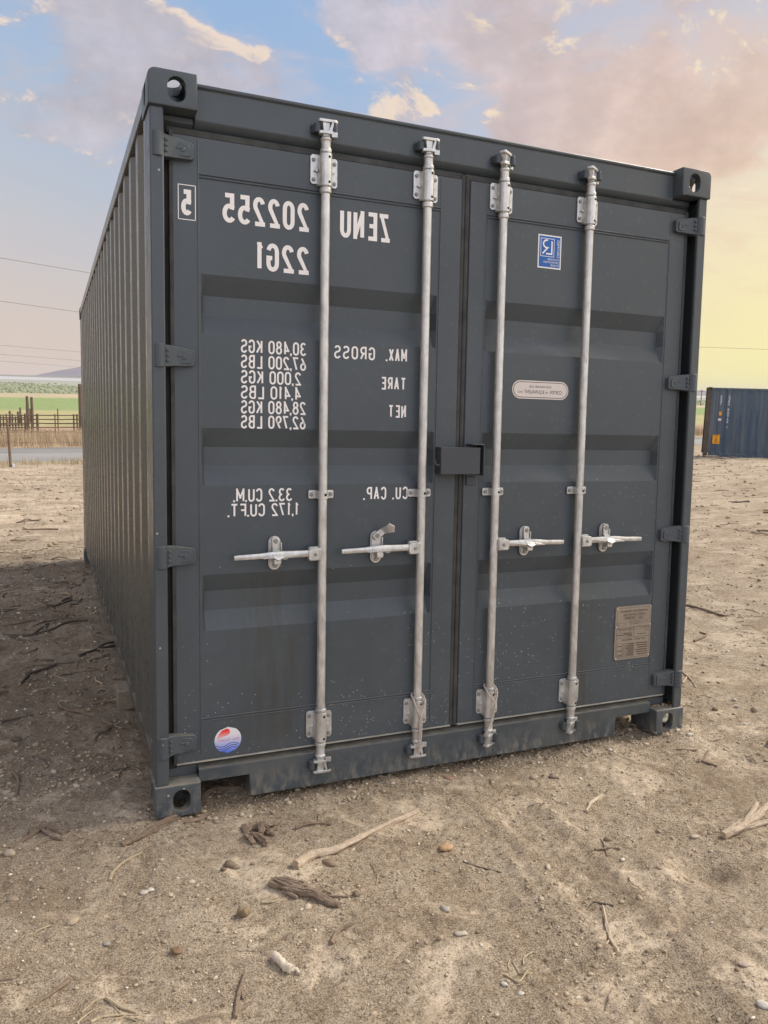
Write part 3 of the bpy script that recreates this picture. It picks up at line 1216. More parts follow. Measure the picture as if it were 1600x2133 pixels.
def cam(b, x, z, up, rot):
    """forked cam head at one end of the rod"""
    s_ = 1 if up else -1
    b.xf = Matrix.Translation((x, YR, z)) @ Matrix.Rotation(R(rot), 4, 'Z') @ Matrix.Diagonal((1, 1, s_, 1))
    # vertical web
    b.prism([(-.013, 0), (.013, 0), (.010, .018), (.012, .050), (.028, .054), (-.016, .054), (-.012, .018)], -.010, .012, 'y')
    # upper fork and lower hook
    b.prism([(-.032, -.006), (-.028, -.014), (.030, -.018), (.042, -.010), (.040, .002), (.020, .006), (-.028, .012)], .050, .060, 'z')
    b.prism([(-.030, -.010), (-.006, -.020), (.022, -.018), (.034, -.004), (.024, .010), (-.026, .012)], .008, .019, 'z')
    b.prism([(.016, -.017), (.036, -.022), (.040, -.014), (.024, -.004)], -.002, .016, 'z')
    b.prism([(.004, .012), (.018, .052), (.026, .052), (.018, .012)], -.016, -.006, 'y')
    b.xf = None


def keeper(x, z, up, rot):
    """painted keeper welded on header or sill"""
    b = MB()
    s_ = 1 if up else -1
    y1 = .062
    zz = z + s_ * .028
    b.cyl((x - .034, .030, zz - .017), (x - .034, .030, zz + .017), .0135, .0115, n=16)
    b.cyl((x + .031, .024, zz - .019), (x + .031, .024, zz + .019), .0120, .0105, n=16)
    b.prism([(x - .046, .034), (x - .024, .034), (x - .016, y1), (x - .054, y1)], zz - .014, zz + .014, 'z')
    b.prism([(x + .022, .028), (x + .040, .028), (x + .048, y1), (x + .014, y1)], zz - .015, zz + .015, 'z')
    b.box(x - .050, x + .044, .0565, y1, zz - .022, zz + .022)
    b.build('cam_keeper', M_keeper, root, bevel=.004, seg=3, smooth=40)


BARS = [(.628, doorL, 0, -1), (1.043, doorL, 0, -1), (1.383, doorR, 38, 1), (1.807, doorR, 38, 1)]
for x, dr, rot, hd in BARS:
    b = MB()
    RR = .0168
    b.cyl((x, YR, .196), (x, YR, 2.405), RR, n=28)
    for (za, zb_) in ((2.268, 2.290), (2.410, 2.428), (.314, .330), (.176, .194)):
        b.lathe(x, YR, [(.017, za), (.0215, za + .003), (.0215, zb_ - .003), (.017, zb_)], n=24)
    b.lathe(x, YR, [(.0175, 2.426), (.0175, 2.452), (.0205, 2.456), (.0205, 2.462), (.0135, 2.470), (.0135, 2.490)], n=24)
    b.lathe(x, YR, [(.0135, .100), (.0135, .128), (.0205, .136), (.0205, .142), (.0175, .146), (.0175, .178)], n=24)
    cam(b, x, 2.468, True, rot)
    cam(b, x, .132, False, rot)
    b.build('lock_rod', M_galv, dr, bevel=.0012, smooth=40)
    housing(dr, x, 2.290, 2.412)
    housing(dr, x, .194, .316)
    guide(dr, x, 1.162)
    keeper(x, 2.468, True, rot)
    keeper(x, .132, False, rot)


def handle(dr, x, side, zh, plate_x, opened=False):
    """handle: hub clamped on the rod, tapered grip; side -1 points left"""
    s_ = side
    b = MB()
    X = lambda d: x + s_ * d
    # hub block (folded clamp)
    b.prism([(X(.012), zh - .022), (X(.012), zh + .022), (X(.052), zh + .021), (X(.060), zh + .015), (X(.060), zh - .017), (X(.052), zh - .023)], .004, .022, 'y')
    b.prism([(X(.018), zh - .027), (X(.018), zh + .027), (X(.050), zh + .027), (X(.056), zh + .020), (X(.056), zh - .020), (X(.050), zh - .027)], .0225, .040, 'y')
    b.cyl((X(.034), .0045, zh), (X(.034), -.001, zh), .0075, .006, n=14, mi=1)
    # grip bar
    P = [(.050, .013, .012, .016), (.110, .0135, .013, .015), (.160, .015, .0135, .013), (.185, .015, .016, .010), (.215, .013, .012, .012), (.245, .0105, .0095, .012), (.322, .0102, .0080, .014), (.341, .0090, .0070, .015)]
    vs, fs = [], []
    n = 10
    for d, h, t, y in P:
        zc = zh + (0 if d < .2 else -.004 * (d - .2) / .12) + .003
        for i in range(n):
            a = 2 * PI * i / n
            c_, q_ = math.cos(a), math.sin(a)
            vs.append((X(d), y + .5 * t * math.copysign(abs(c_) ** .6, c_), zc + h * math.copysign(abs(q_) ** .6, q_)))
    for k in range(len(P) - 1):
        for i in range(n):
            j = (i + 1) % n
            fs.append((k * n + i, k * n + j, (k + 1) * n + j, (k + 1) * n + i))
    fs.append(tuple(range(n)))
    fs.append(tuple((len(P) - 1) * n + i for i in range(n)))
    b.add(vs, fs)
    # long flange that rides on the catch
    b.prism([(X(.085), zh + .002), (X(.135), zh - .006), (X(.235), zh - .008), (X(.215), zh + .001), (X(.150), zh + .006)], -.004, .010, 'y')
    b.prism([(X(.140), zh - .014), (X(.140), zh + .012), (X(.158), zh + .012), (X(.158), zh - .016)], .010, .030, 'y')
    b.build('door_handle', [M_galv, M_bolt], dr, bevel=.002, smooth=40)
    # catch plate
    b = MB()
    pz = zh + .006
    px = plate_x
    b.prism(stadium(px, pz, .047, .128, 10), .049, .056, 'y')
    b.prism(stadium(px, pz, .040, .112, 10), .044, .0495, 'y')
    for k, r in ((1, .0105), (-1, .0095)):
        b.cyl((px, .046, pz + k * .046), (px, .033 if k > 0 else .037, pz + k * .046), r, r * .92, n=16, mi=1)
    # cradle hook under the grip
    b.prism([(px - .012, pz - .036), (px + .012, pz - .036), (px + .014, pz - .020), (px - .014, pz - .018)], .002, .046, 'y')
    b.prism([(px - .012, pz - .020), (px + .012, pz - .020), (px + .012, pz - .008), (px - .012, pz - .008)], .002, .008, 'y')
    b.box(px + .020, px + .025, .036, .050, pz + .006, pz + .040)
    # swinging latch tab
    if opened:
        b.xf = Matrix.Translation((px, 0, pz + .046)) @ Matrix.Rotation(R(128), 4, 'Y').inverted() @ Matrix.Translation((-px, 0, -(pz + .046)))
    z9 = pz + .046
    b.prism([(px - .014, z9 + .010), (px - .009, z9 + .017), (px + .009, z9 + .017), (px + .014, z9 + .010), (px + .013, z9 - .030), (px - .013, z9 - .030)], .034, .040, 'y')
    vs = [(px - .013, .034, z9 - .028), (px + .013, .034, z9 - .028), (px + .017, .004, z9 - .044), (px - .017, .004, z9 - .044), (px + .022, -.008, z9 - .056), (px - .020, -.008, z9 - .054), (px, -.012, z9 - .066)]
    vs += [(a, c + .006, d - .004) for a, c, d in vs]
    b.add(vs, [(0, 1, 2, 3), (3, 2, 4, 5), (5, 4, 6), (8, 7, 10, 9), (9, 10, 12, 11), (11, 12, 13), (0, 3, 10, 7), (3, 5, 12, 10), (5, 6, 13, 12), (6, 4, 11, 13), (4, 2, 9, 11), (2, 1, 8, 9)])
    b.xf = None
    b.build('handle_catch', [M_galv, M_bolt], dr, bevel=.0012, smooth=40)


handle(doorL, .628, -1, .938, .447)
handle(doorL, 1.043, -1, .944, .857, opened=True)
handle(doorR, 1.383, 1, .942, 1.545)
handle(doorR, 1.807, 1, .940, 1.963)

# ------------------------------------------------------------------ lock box over the seam
b = MB()
b.box(1.112, 1.290, .000, .0035, 1.238, 1.346)        # front plate
b.box(1.112, 1.290, .004, .054, 1.342, 1.346)
b.box(1.112, 1.1155, .004, .054, 1.2385, 1.3415)
b.box(1.2865, 1.290, .004, .054, 1.2385, 1.3415)
b.box(1.116, 1.286, .030, .034, 1.2385, 1.3415)
# bent rod hook at the lower left
b.tube([(1.113, .012, 1.278), (1.104, .006, 1.274), (1.094, .004, 1.276), (1.088, .004, 1.284), (1.087, .004, 1.296)], .0035, n=8)
b.build('lock_box', M_lockbox, doorL, bevel=.003)
b = MB()
b.box(1.252, 1.308, -.004, .056, 1.356, 1.3605)
b.box(1.304, 1.308, -.004, .056, 1.232, 1.3555)
b.box(1.2525, 1.3035, .050, .056, 1.225, 1.3555)
b.box(1.256, 1.300, .050, .0565, 1.190, 1.2245)
b.build('lock_shroud', M_lockbox, doorR, bevel=.003)

# ------------------------------------------------------------------ lettering on the left door
YT = YF + .003 - .0012


def mark(strings, name='lettering', y=YT):
    for (t, xr, xl, zb, zt, st, gp_) in strings:
        ws_ = []
        lettering(ws_, t, xr, xl, zb, zt, st, y, gp_)
        for b in ws_:
            if b.v:
                b.build(name, M_white, doorL)


mark([('ZENU', .899, .696, 2.128, 2.233, .0155, .22),
          ('202255', .575, .256, 2.132, 2.234, .0155, .22),
          ('22G1', .576, .376, 1.977, 2.077, .0155, .22)])
b = MB()
lettering(b, '5', .1495, .1135, 2.139, 2.226, .0155, YF - .0012)
for (p, q) in (((.1045, 2.125), (.1625, 2.125)), ((.1625, 2.125), (.1625, 2.241)), ((.1625, 2.241), (.1045, 2.241)), ((.1045, 2.241), (.1045, 2.125))):
    lo, hi = (min(p[0], q[0]), min(p[1], q[1])), (max(p[0], q[0]), max(p[1], q[1]))
    t = .0014
    b.box(lo[0] - t, hi[0] + t, YF - .0014, YF - .0010, lo[1] - t, hi[1] + t)
b.build('lettering', M_white, doorL)
ws = []
rows = [('30,480 KGS', 1.680, 1.729), ('67,200 LBS', 1.625, 1.674), (' 2,000 KGS', 1.570, 1.619), (' 4,410 LBS', 1.515, 1.564), ('28,480 KGS', 1.461, 1.510), ('62,790 LBS', 1.407, 1.456)]
for t, zb, zt in rows:
    ws.append((t, .568, .322, zb, zt, .0066, .17))
ws += [('MAX.', .981, .893, 1.678, 1.728, .0068, .30), ('GROSS', .845, .678, 1.678, 1.728, .0068, .32), ('TARE', .979, .872, 1.568, 1.617, .0068, .30), ('NET', .981, .905, 1.460, 1.509, .0068, .30),
       ('33.2 CU.M.', .517, .295, 1.137, 1.187, .0066, .18), ('1,172 CU.FT.', .543, .274, 1.082, 1.131, .0066, .18),
       ('CU. CAP.', .996, .806, 1.136, 1.187, .0068, .30)]
mark(ws)

# round shipping-line sticker
b = MB()
cx, cz, rr = .2725, .241, .0505
N = 44
y0 = YF - .001


def disc_band(z0, z1, mi, y):
    """slice of the disc between two heights"""
    xs_ = []
    n = 10
    vs = []
    for i in range(n + 1):
        z = z0 + (z1 - z0) * i / n
        w = math.sqrt(max(0, rr * rr - (z - cz) ** 2))
        vs += [(cx - w, y, z), (cx + w, y, z)]
    fs = [(2 * i, 2 * i + 1, 2 * i + 3, 2 * i + 2) for i in range(n)]
    b.add(vs, fs, mi)


disc_band(cz - rr, cz + rr, 0, y0)
# red swoosh
pts = [(-.040, .012), (-.034, .026), (-.022, .039), (-.006, .0445), (.003, .041), (.008, .032), (.006, .023), (-.004, .017), (-.018, .014), (-.030, .010), (-.040, .002)]
b.add([(cx + px, y0 - .0003, cz + pz) for px, pz in pts], [tuple(range(len(pts)))], 1)
# waves
b.cur = 2
for k, off in enumerate((0, -.0085, -.017)):
    P = []
    for i in range(25):
        t = -1 + 2 * i / 24
        px = t * .046
        pz = -.0185 + off + .0065 * math.sin(t * 3.6 + .2)
        if px * px + pz * pz < (rr - .001) ** 2:
            P.append((cx + px, cz + pz))
    if len(P) > 2:
        ribbon(b, P, .0022, y0 - .0004, lambda a, c, y: (a, y, c))
b.cur = 0
small_text(b, 'Pan', cx + .040, cz - .003, .0095, y0 - .0004, 3, width=.022)
small_text(b, 'Ocean', cx + .008, cz - .003, .0095, y0 - .0004, 3, width=.042)
m_st, n = mat('sticker_disc')
zz = n.sep(n.obj)[2]
n.put(n.b.inputs['Base Color'], n.mix(n.rng(zz, cz + .02, cz - .045), (0.78, 0.76, 0.80), (0.10, 0.20, 0.75)))
n.b.inputs['Roughness'].default_value = 0.4
m_red, n = mat('sticker_red')
n.put(n.b.inputs['Base Color'], n.mix(n.rng(n.sep(n.obj)[2], cz + .034, cz + .006), (0.85, 0.045, 0.05), (0.80, 0.55, 0.52)))
n.b.inputs['Roughness'].default_value = 0.4
M_navy = flat_mat('sticker_navy', (0.012, 0.02, 0.11), 0.4)
M_pink = flat_mat('sticker_pink', (0.62, 0.10, 0.16), 0.4)
b.build('round_sticker', [m_st, m_red, M_navy, M_pink], doorL)

# certification label
b = MB()
x0, x1, z0, z1 = 1.5715, 1.687, 2.1005, 2.2375
y1 = YT
b.box(x0, x1, y1, y1 + .0006, z0, z1, 0)
b.box(x0 + .0055, x1 - .0055, y1 - .0004, y1 - .0001, z0 + .0055, z1 - .0055, 1)
bx0, bx1, bz0, bz1 = x0 + .012, x0 + .080, z0 + .048, z1 - .014
for (a, c, d, e) in ((bx0, bx1, bz0, bz0 + .0022), (bx0, bx1, bz1 - .0022, bz1), (bx0, bx0 + .0022, bz0 + .0022, bz1 - .0022), (bx1 - .0022, bx1, bz0 + .0022, bz1 - .0022)):
    b.box(a, c, y1 - .0009, y1 - .0006, d, e, 0)
b.cur = 0
Pm = lambda a, c, y: (a, y, c)
ribbon(b, [(x0 + .068, z1 - .024), (x0 + .068, z0 + .060), (x0 + .040, z0 + .060)], .0066, y1 - .0009, Pm)
ribbon(b, [(x0 + .047, z1 - .022)] + [(x0 + .043 + .0175 * math.cos(R(a)), z1 - .037 + .0155 * math.sin(R(a))) for a in range(90, 271, 20)] + [(x0 + .047, z1 - .0525), (x0 + .022, z0 + .059)], .0066, y1 - .0010, Pm)
small_text(b, 'CONTAINER', x1 - .010, z0 + .034, .0085, y1 - .0009, 0, width=.058)
small_text(b, 'CERTIFICATION', x1 - .010, z0 + .022, .0085, y1 - .0009, 0, width=.078)
small_text(b, 'SCHEME', x1 - .010, z0 + .010, .0085, y1 - .0009, 0, width=.042)
# CERTIFIED runs up the right edge, letters turned
cu_b = MB()
small_text(cu_b, 'CERTIFIED', 0, 0, .0115, 0, 0, width=.074)
for i_, p in enumerate(cu_b.v):
    # (x is mirrored already: first letter at x=0, running to -x): turn so it reads upwards
    cu_b.v[i_] = (x1 - .0095 - (.0115 - p[2]) - .003 + .003, y1 - .0009, z0 + .047 + (-p[0]))
b.add(cu_b.v, cu_b.f, 0)
b.build('certification_label', [M_white, M_blue], doorR)

# pill-shaped steel label
b = MB()


def pill(xa, xb, za, zb_, y, mi):
    r = (zb_ - za) / 2
    zc = (za + zb_) / 2
    pts = [(xb - r + r * math.cos(R(a)), zc + r * math.sin(R(a))) for a in range(-90, 91, 12)] + [(xa + r + r * math.cos(R(a)), zc + r * math.sin(R(a))) for a in range(90, 271, 12)]
    b.add([(p, y, q) for p, q in pts], [tuple(range(len(pts)))], mi)


pill(1.467, 1.750, 1.5535, 1.6305, y1, 0)
pill(1.4725, 1.7445, 1.559, 1.625, y1 - .0004, 1)
pill(1.475, 1.742, 1.5615, 1.6225, y1 - .0008, 0)
small_text(b, 'FOR REPAIR USE', 1.6605, 1.601, .0090, y1 - .0012, 1, width=.111)
small_text(b, 'CORTEN', 1.716, 1.5765, .0150, y1 - .0012, 1, width=.060)
small_text(b, 'OR', 1.645, 1.5775, .0080, y1 - .0012, 1, width=.014)
small_text(b, 'EQUIVALENT', 1.6245, 1.5765, .0150, y1 - .0012, 1, width=.098)
small_text(b, 'ONLY', 1.518, 1.5775, .0080, y1 - .0012, 1, width=.025)
b.build('repair_label', [M_cream, M_black], doorR)

# consolidated data plate
b = MB()
x0, x1, z0, z1 = 2.056, 2.263, .368, .620
b.prism([(x0 + .008, z0), (x1 - .008, z0), (x1, z0 + .008), (x1, z1 - .008), (x1 - .008, z1), (x0 + .008, z1), (x0, z1 - .008), (x0, z0 + .008)], YT - .004, YT, 'y', 0)
yk = YT - .0044


def ink(xa, xb, za, zb_):
    b.box(xa, xb, yk - .0003, yk, za, zb_, 1)


def frame_ink(xa, xb, za, zb_, t=.0009):
    ink(xa, xb, za, za + t)
    ink(xa, xb, zb_ - t, zb_)
    ink(xa, xa + t, za + t, zb_ - t)
    ink(xb - t, xb, za + t, zb_ - t)


frame_ink(x0 + .008, x1 - .008, z0 + .008, z1 - .008)
ink(x0 + .009, x1 - .009, z0 + .152, z0 + .153)
ink(x0 + .009, x1 - .009, z0 + .103, z0 + .104)
ink(x0 + .106, x0 + .107, z0 + .104, z0 + .152)
small_text(b, 'APPROVED FOR TRANSPORT', x1 - .022, z1 - .030, .010, yk - .0003, 1, width=.163)
small_text(b, 'UNDER CUSTOMS SEAL', x1 - .036, z1 - .046, .010, yk - .0003, 1, width=.130)
frame_ink(x0 + .048, x1 - .045, z1 - .066, z1 - .050)
small_text(b, 'GB/C 1188 00098', x1 - .052, z1 - .062, .009, yk - .0003, 1, width=.098)
frame_ink(x1 - .070, x1 - .020, z1 - .083, z1 - .072)
frame_ink(x0 + .012, x0 + .060, z1 - .090, z1 - .078)
small_text(b, 'MANUFACTURER', x1 - .076, z1 - .078, .006, yk - .0003, 1, width=.056)
small_text(b, 'SERIAL NO', x1 - .076, z1 - .088, .006, yk - .0003, 1, width=.046)
small_text(b, 'OWNER', x1 - .012, z0 + .142, .007, yk - .0003, 1, width=.034)
small_text(b, 'TYPE', x1 - .012, z0 + .129, .007, yk - .0003, 1, width=.026)
frame_ink(x1 - .098, x1 - .050, z0 + .139, z0 + .150)
small_text(b, 'TIMBER TREATMENT', x0 + .102, z0 + .141, .007, yk - .0003, 1, width=.090)
frame_ink(x0 + .026, x0 + .090, z0 + .127, z0 + .138)
for k, (xa, xb) in enumerate(((.050, .102), (.012, .102), (.070, .102))):
    for q in range(int((xb - xa) / .0058)):
        ink(x0 + xa + q * .0058, x0 + xa + q * .0058 + .0042, z0 + .121 - k * .0062, z0 + .1245 - k * .0062)
for q in range(9):
    ink(x1 - .080 + q * .0058, x1 - .080 + q * .0058 + .004, z0 + .114, z0 + .117)
small_text(b, 'CSC SAFETY APPROVAL', x1 - .030, z0 + .088, .010, yk - .0003, 1, width=.138)
for k in range(6):
    for q in range(12 - (k % 3)):
        ink(x1 - .016 - q * .0060 - .0045, x1 - .016 - q * .0060, z0 + .070 - k * .0105, z0 + .0745 - k * .0105)
for k in range(6):
    frame_ink(x0 + .048, x0 + .112, z0 + .014 + k * .0105, z0 + .0235 + k * .0105)
    for q in range(7 - k % 3):
        ink(x0 + .104 - q * .0062, x0 + .1085 - q * .0062, z0 + .017 + k * .0105, z0 + .0205 + k * .0105)
frame_ink(x0 + .014, x0 + .043, z0 + .014, z0 + .078)
for k in range(3):
    for q in range(4):
        ink(x0 + .018 + q * .006, x0 + .0222 + q * .006, z0 + .018 + k * .022, z0 + .022 + k * .022)
for (px, pz) in ((x0 + .007, z0 + .007), (x1 - .010, z0 + .012), (x0 + .007, z1 - .010), (x1 - .010, z1 - .008), (x0 + .004, z0 + .157), (x1 - .008, z0 + .158)):
    b.cyl((px, YT - .004, pz), (px, YT - .009, pz), .0050, .0036, n=12, mi=2)
b.build('data_plate', [M_plate, M_ink, M_galv], doorR)

# ------------------------------------------------------------------ ground sheet
def axis(lo, hi, a, b_, step, ratio):
    mid = list(np.arange(a, b_ + 1e-9, step))
    up, d, st = [], mid[-1], step
    while d < hi:
        st = max(st * 1.06, step) if st * 1.06 < ratio * (d - b_ + 1.2) else max(ratio * (d - b_ + 1.2), step)
        d += st
        up.append(d)
    dn, d, st = [], mid[0], step
    while d > lo:
        st = max(st * 1.06, step) if st * 1.06 < ratio * (a - d + 1.2) else max(ratio * (a - d + 1.2), step)
        d -= st
        dn.append(d)
    return np.array(dn[::-1] + mid + up)


GX = axis(-9000, 9000, -1.0, 2.8, .0085, .026)
GY = axis(-60, 12000, -1.6, .7, .0085, .026)
XX, YY = np.meshgrid(GX, GY)
ZZ = terrain(XX.ravel(), YY.ravel())
vv = np.stack([XX.ravel(), YY.ravel(), ZZ], 1)
nx, ny = len(GX), len(GY)
ii, jj = np.meshgrid(np.arange(nx - 1), np.arange(ny - 1))
a_ = (jj * nx + ii).ravel()
ff = np.stack([a_, a_ + 1, a_ + nx + 1, a_ + nx], 1)


def np_mesh(name, v, f, mtl, smooth=True, parent=None, loops=4):
    me = bpy.data.meshes.new(name)
    me.vertices.add(len(v))
    me.vertices.foreach_set('co', v.astype(np.float32).ravel())
    me.loops.add(f.size)
    me.loops.foreach_set('vertex_index', f.astype(np.int32).ravel())
    me.polygons.add(len(f))
    me.polygons.foreach_set('loop_start', np.arange(0, f.size, loops, dtype=np.int32))
    me.polygons.foreach_set('loop_total', np.full(len(f), loops, dtype=np.int32))
    if smooth:
        me.polygons.foreach_set('use_smooth', np.ones(len(f), dtype=bool))
    me.update(calc_edges=True)
    me.validate()
    if mtl:
        me.materials.append(mtl)
    o = bpy.data.objects.new(name, me)
    COL.objects.link(o)
    if parent:
        o.parent = parent
    return o


def soil_nodes(n, co):
    """colour and relief of bare dry soil"""
    big = n.noise(co, 0.9, 6, 0.62)
    mid = n.noise(co, 5.5, 8, 0.72)
    sml = n.noise(co, 46, 7, 0.76)
    tiny = n.noise(co, 190, 5, 0.75)
    c = n.mix(n.rng(big, 0.36, 0.64), (0.350, 0.268, 0.188), (0.452, 0.360, 0.262))
    c = n.mix(n.m('MULTIPLY', n.rng(mid, 0.50, 0.66), 0.8), c, (0.53, 0.435, 0.330))
    c = n.mix(n.m('MULTIPLY', n.rng(mid, 0.47, 0.33), 0.80), c, (0.255, 0.186, 0.120))
    c = n.mix(n.m('MULTIPLY', n.rng(sml, 0.53, 0.66), 0.7), c, (0.60, 0.52, 0.395))
    c = n.mix(n.m('MULTIPLY', n.rng(sml, 0.47, 0.37), 0.9), c, (0.150, 0.112, 0.074))
    c = n.mix(n.m('MULTIPLY', n.rng(tiny, 0.50, 0.40), 0.8), c, (0.130, 0.095, 0.062))
    c = n.mix(n.m('MULTIPLY', n.rng(tiny, 0.54, 0.64), 0.7), c, (0.66, 0.58, 0.46))
    # compact pale crusts where the surface has dried smooth
    crust = n.m('MULTIPLY', n.rng(n.noise(n.vm('ADD', co, (3.1, 7.7, 0)), 2.6, 8, 0.74, 0.8), 0.50, 0.62, smooth=True), n.rng(sml, 0.30, 0.50, 0.45, 1.0))
    c = n.mix(n.m('MULTIPLY', crust, 0.34), c, (0.560, 0.465, 0.350))
    loose = n.rng(n.noise(n.vm('ADD', co, (9.1, 1.7, 0)), 1.7, 6, 0.7, 0.5), 0.52, 0.64, smooth=True)
    c = n.mix(n.m('MULTIPLY', loose, 0.45), c, (0.230, 0.168, 0.108))
    # grit
    g = n.voro(co, 150)
    gm = n.m('MULTIPLY', n.rng(g.outputs['Distance'], 0.30, 0.20), n.m('GREATER_THAN', n.sep(g.outputs['Color'])[0], 0.86))
    gc = n.mix(n.sep(g.outputs['Color'])[1], (0.25, 0.19, 0.13), (0.62, 0.55, 0.45))
    c = n.mix(n.m('MULTIPLY', gm, 0.8), c, gc)
    h = n.m('ADD', n.m('MULTIPLY', mid, 4.0), n.m('ADD', n.m('MULTIPLY', sml, 1.6), n.m('MULTIPLY', tiny, 0.55)))
    h = n.m('ADD', h, n.m('MULTIPLY', gm, 0.35))
    n.crust = crust
    return c, h


m_ground, n = mat('dry_soil_and_fields')
co = n.obj
soil, hh = soil_nodes(n, co)
# container's shade painted into the colour of the churned earth on its left
left_shade = n.m('MULTIPLY', n.rng(n.m('ADD', n.sep(co)[0], n.m('MULTIPLY_ADD', n.noise(co, 2.2, 5, 0.6), 0.8, -0.4)), 0.15, -0.15), n.m('MULTIPLY', n.rng(n.sep(co)[1], 0.2, 1.4), n.rng(n.sep(co)[1], 7.4, 5.6)))
soil = n.mix(n.m('MULTIPLY', left_shade, 0.42), soil, (0.150, 0.105, 0.066))
sx = n.sep(co)
svar = n.m('SUBTRACT', n.m('MULTIPLY', sx[1], RD.x), n.m('MULTIPLY', sx[0], RD.y))
wob = n.noise(n.scale(co, 0.25, 1, 1), 0.12, 5, 0.6)
sv = n.m('ADD', svar, n.m('MULTIPLY', n.m('SUBTRACT', wob, 0.5), n.m('MULTIPLY', svar, 0.10)))
gr = n.noise(n.scale(co, 1.0, 1.4, 1), 1.3, 6, 0.7)
gr2 = n.noise(n.scale(co, 0.12, 0.5, 1), 0.35, 6, 0.7)
# far dirt is paler and furrowed
fur = n.noise(n.scale(co, 0.5, 1.4, 1), 1.1, 7, 0.72)
soil = n.mix(n.m('MULTIPLY', n.rng(fur, 0.47, 0.66), n.rng(svar, 1.5, 9, 0, 0.65)), soil, (0.66, 0.54, 0.405))
soil = n.mix(n.m('MULTIPLY', n.rng(fur, 0.46, 0.30), n.rng(svar, 1.5, 9, 0, 0.5)), soil, (0.20, 0.14, 0.095))
zones = [(24.7, 1.0, (0.44, 0.35, 0.23), (0.26, 0.25, 0.14)), (31.6, .8, (0.50, 0.37, 0.24), (0.36, 0.26, 0.165)), (42.5, 1.5, (0.46, 0.32, 0.22), (0.32, 0.22, 0.15)),
         (58, 6, (0.50, 0.41, 0.23), (0.27, 0.30, 0.13)), (88, 5, (0.21, 0.29, 0.115), (0.31, 0.35, 0.16)), (138, 7, (0.54, 0.42, 0.28), (0.36, 0.33, 0.21)),
         (172, 12, (0.22, 0.26, 0.155), (0.36, 0.37, 0.25)), (330, 40, (0.40, 0.40, 0.34), (0.28, 0.28, 0.25)), (1500, 200, (0.22, 0.22, 0.20), (0.30, 0.29, 0.27))]
c = soil
for (s0, wdt, ca, cb) in zones:
    zc_ = n.mix(n.rng(gr if s0 < 90 else gr2, 0.40, 0.62), ca, cb)
    c = n.mix(n.rng(sv, s0 - wdt / 2, s0 + wdt / 2), c, zc_)
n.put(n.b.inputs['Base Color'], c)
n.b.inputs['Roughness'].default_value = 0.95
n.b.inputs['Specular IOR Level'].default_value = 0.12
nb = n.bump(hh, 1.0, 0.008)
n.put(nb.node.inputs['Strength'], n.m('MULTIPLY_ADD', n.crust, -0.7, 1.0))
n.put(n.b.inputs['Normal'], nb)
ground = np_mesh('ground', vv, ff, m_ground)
tag(ground, kind='structure')

# ------------------------------------------------------------------ road and lake
def strip(name, s0, s1, z, xlo, xhi, mtl, nseg=80, h=0.0):
    t = np.linspace(0, 1, nseg + 1)
    al = xlo + (xhi - xlo) * t
    v, f = [], []
    for q in al:
        for s_ in (s0, s1):
            v.append((RD.x * q - RD.y * s_, RD.y * q + RD.x * s_, z))
    for i in range(nseg):
        f.append((2 * i, 2 * i + 2, 2 * i + 3, 2 * i + 1))
    if h:
        k = len(v)
        v += [(a, b__, c_ - h) for a, b__, c_ in v]
        for i in range(nseg):
            f.append((2 * i, k + 2 * i, k + 2 * i + 2, 2 * i + 2))
            f.append((2 * i + 1, 2 * i + 3, k + 2 * i + 3, k + 2 * i + 1))
    return np_mesh(name, np.array(v), np.array(f), mtl, smooth=False)


m_road, n = mat('grey_asphalt')
sx = n.sep(n.obj)
sr = n.m('SUBTRACT', n.m('MULTIPLY', sx[1], RD.x), n.m('MULTIPLY', sx[0], RD.y))
a = n.noise(n.scale(n.obj, 0.3, 1, 1), 2.0, 6, 0.65)
c = n.mix(n.rng(a, 0.3, 0.7), (0.245, 0.235, 0.225), (0.31, 0.30, 0.285))
trk = n.m('ADD', n.rng(n.m('ABSOLUTE', n.m('SUBTRACT', sr, 27.2)), 0.7, 0.2), n.rng(n.m('ABSOLUTE', n.m('SUBTRACT', sr, 29.6)), 0.7, 0.2), clamp=True)
c = n.mix(n.m('MULTIPLY', trk, 0.3), c, (0.24, 0.24, 0.24))
n.put(n.b.inputs['Base Color'], c)
n.b.inputs['Roughness'].default_value = 0.9
road = strip('road', 25.75, 31.0, -1.225, -300, 500, m_road, h=0.08)
tag(road, kind='structure')
m_lake, n = mat('lake_water')
n.put(n.b.inputs['Base Color'], (0.50, 0.48, 0.47))
n.b.inputs['Roughness'].default_value = 0.35
lk = strip('water', 620, 1500, -1.99, -3000, 3000, m_lake)
tag(lk, kind='structure')

# ------------------------------------------------------------------ distant hills
def hill(u0, u1, dist, prof, depth, mtl, nseg=60):
    """a ridge at real distance; prof = heights in metres along its length"""
    v, f = [], []
    rows = 9
    rn = random.Random(4)
    for i in range(nseg + 1):
        t = i / nseg
        u = u0 + (u1 - u0) * t
        d = pdir(u, 800)
        d.z = 0
        d.normalize()
        h = float(np.interp(t, np.linspace(0, 1, len(prof)), prof)) * (1 + .10 * float(vnoise(t * 14, 3.1, 8)))
        for k in range(rows):
            q = k / (rows - 1)
            p = CAM_POS + d * (dist + depth * q)
            hh_ = h * math.sin(PI * min(1, q * .98 + .01)) * (1 + .2 * float(vnoise(t * 30, q * 5, 11)))
            v.append((p.x, p.y, -3.0 + hh_))
    for i in range(nseg):
        for k in range(rows - 1):
            a = i * rows + k
            f.append((a, a + rows, a + rows + 1, a + 1))
    return np_mesh('hill', np.array(v), np.array(f), mtl)


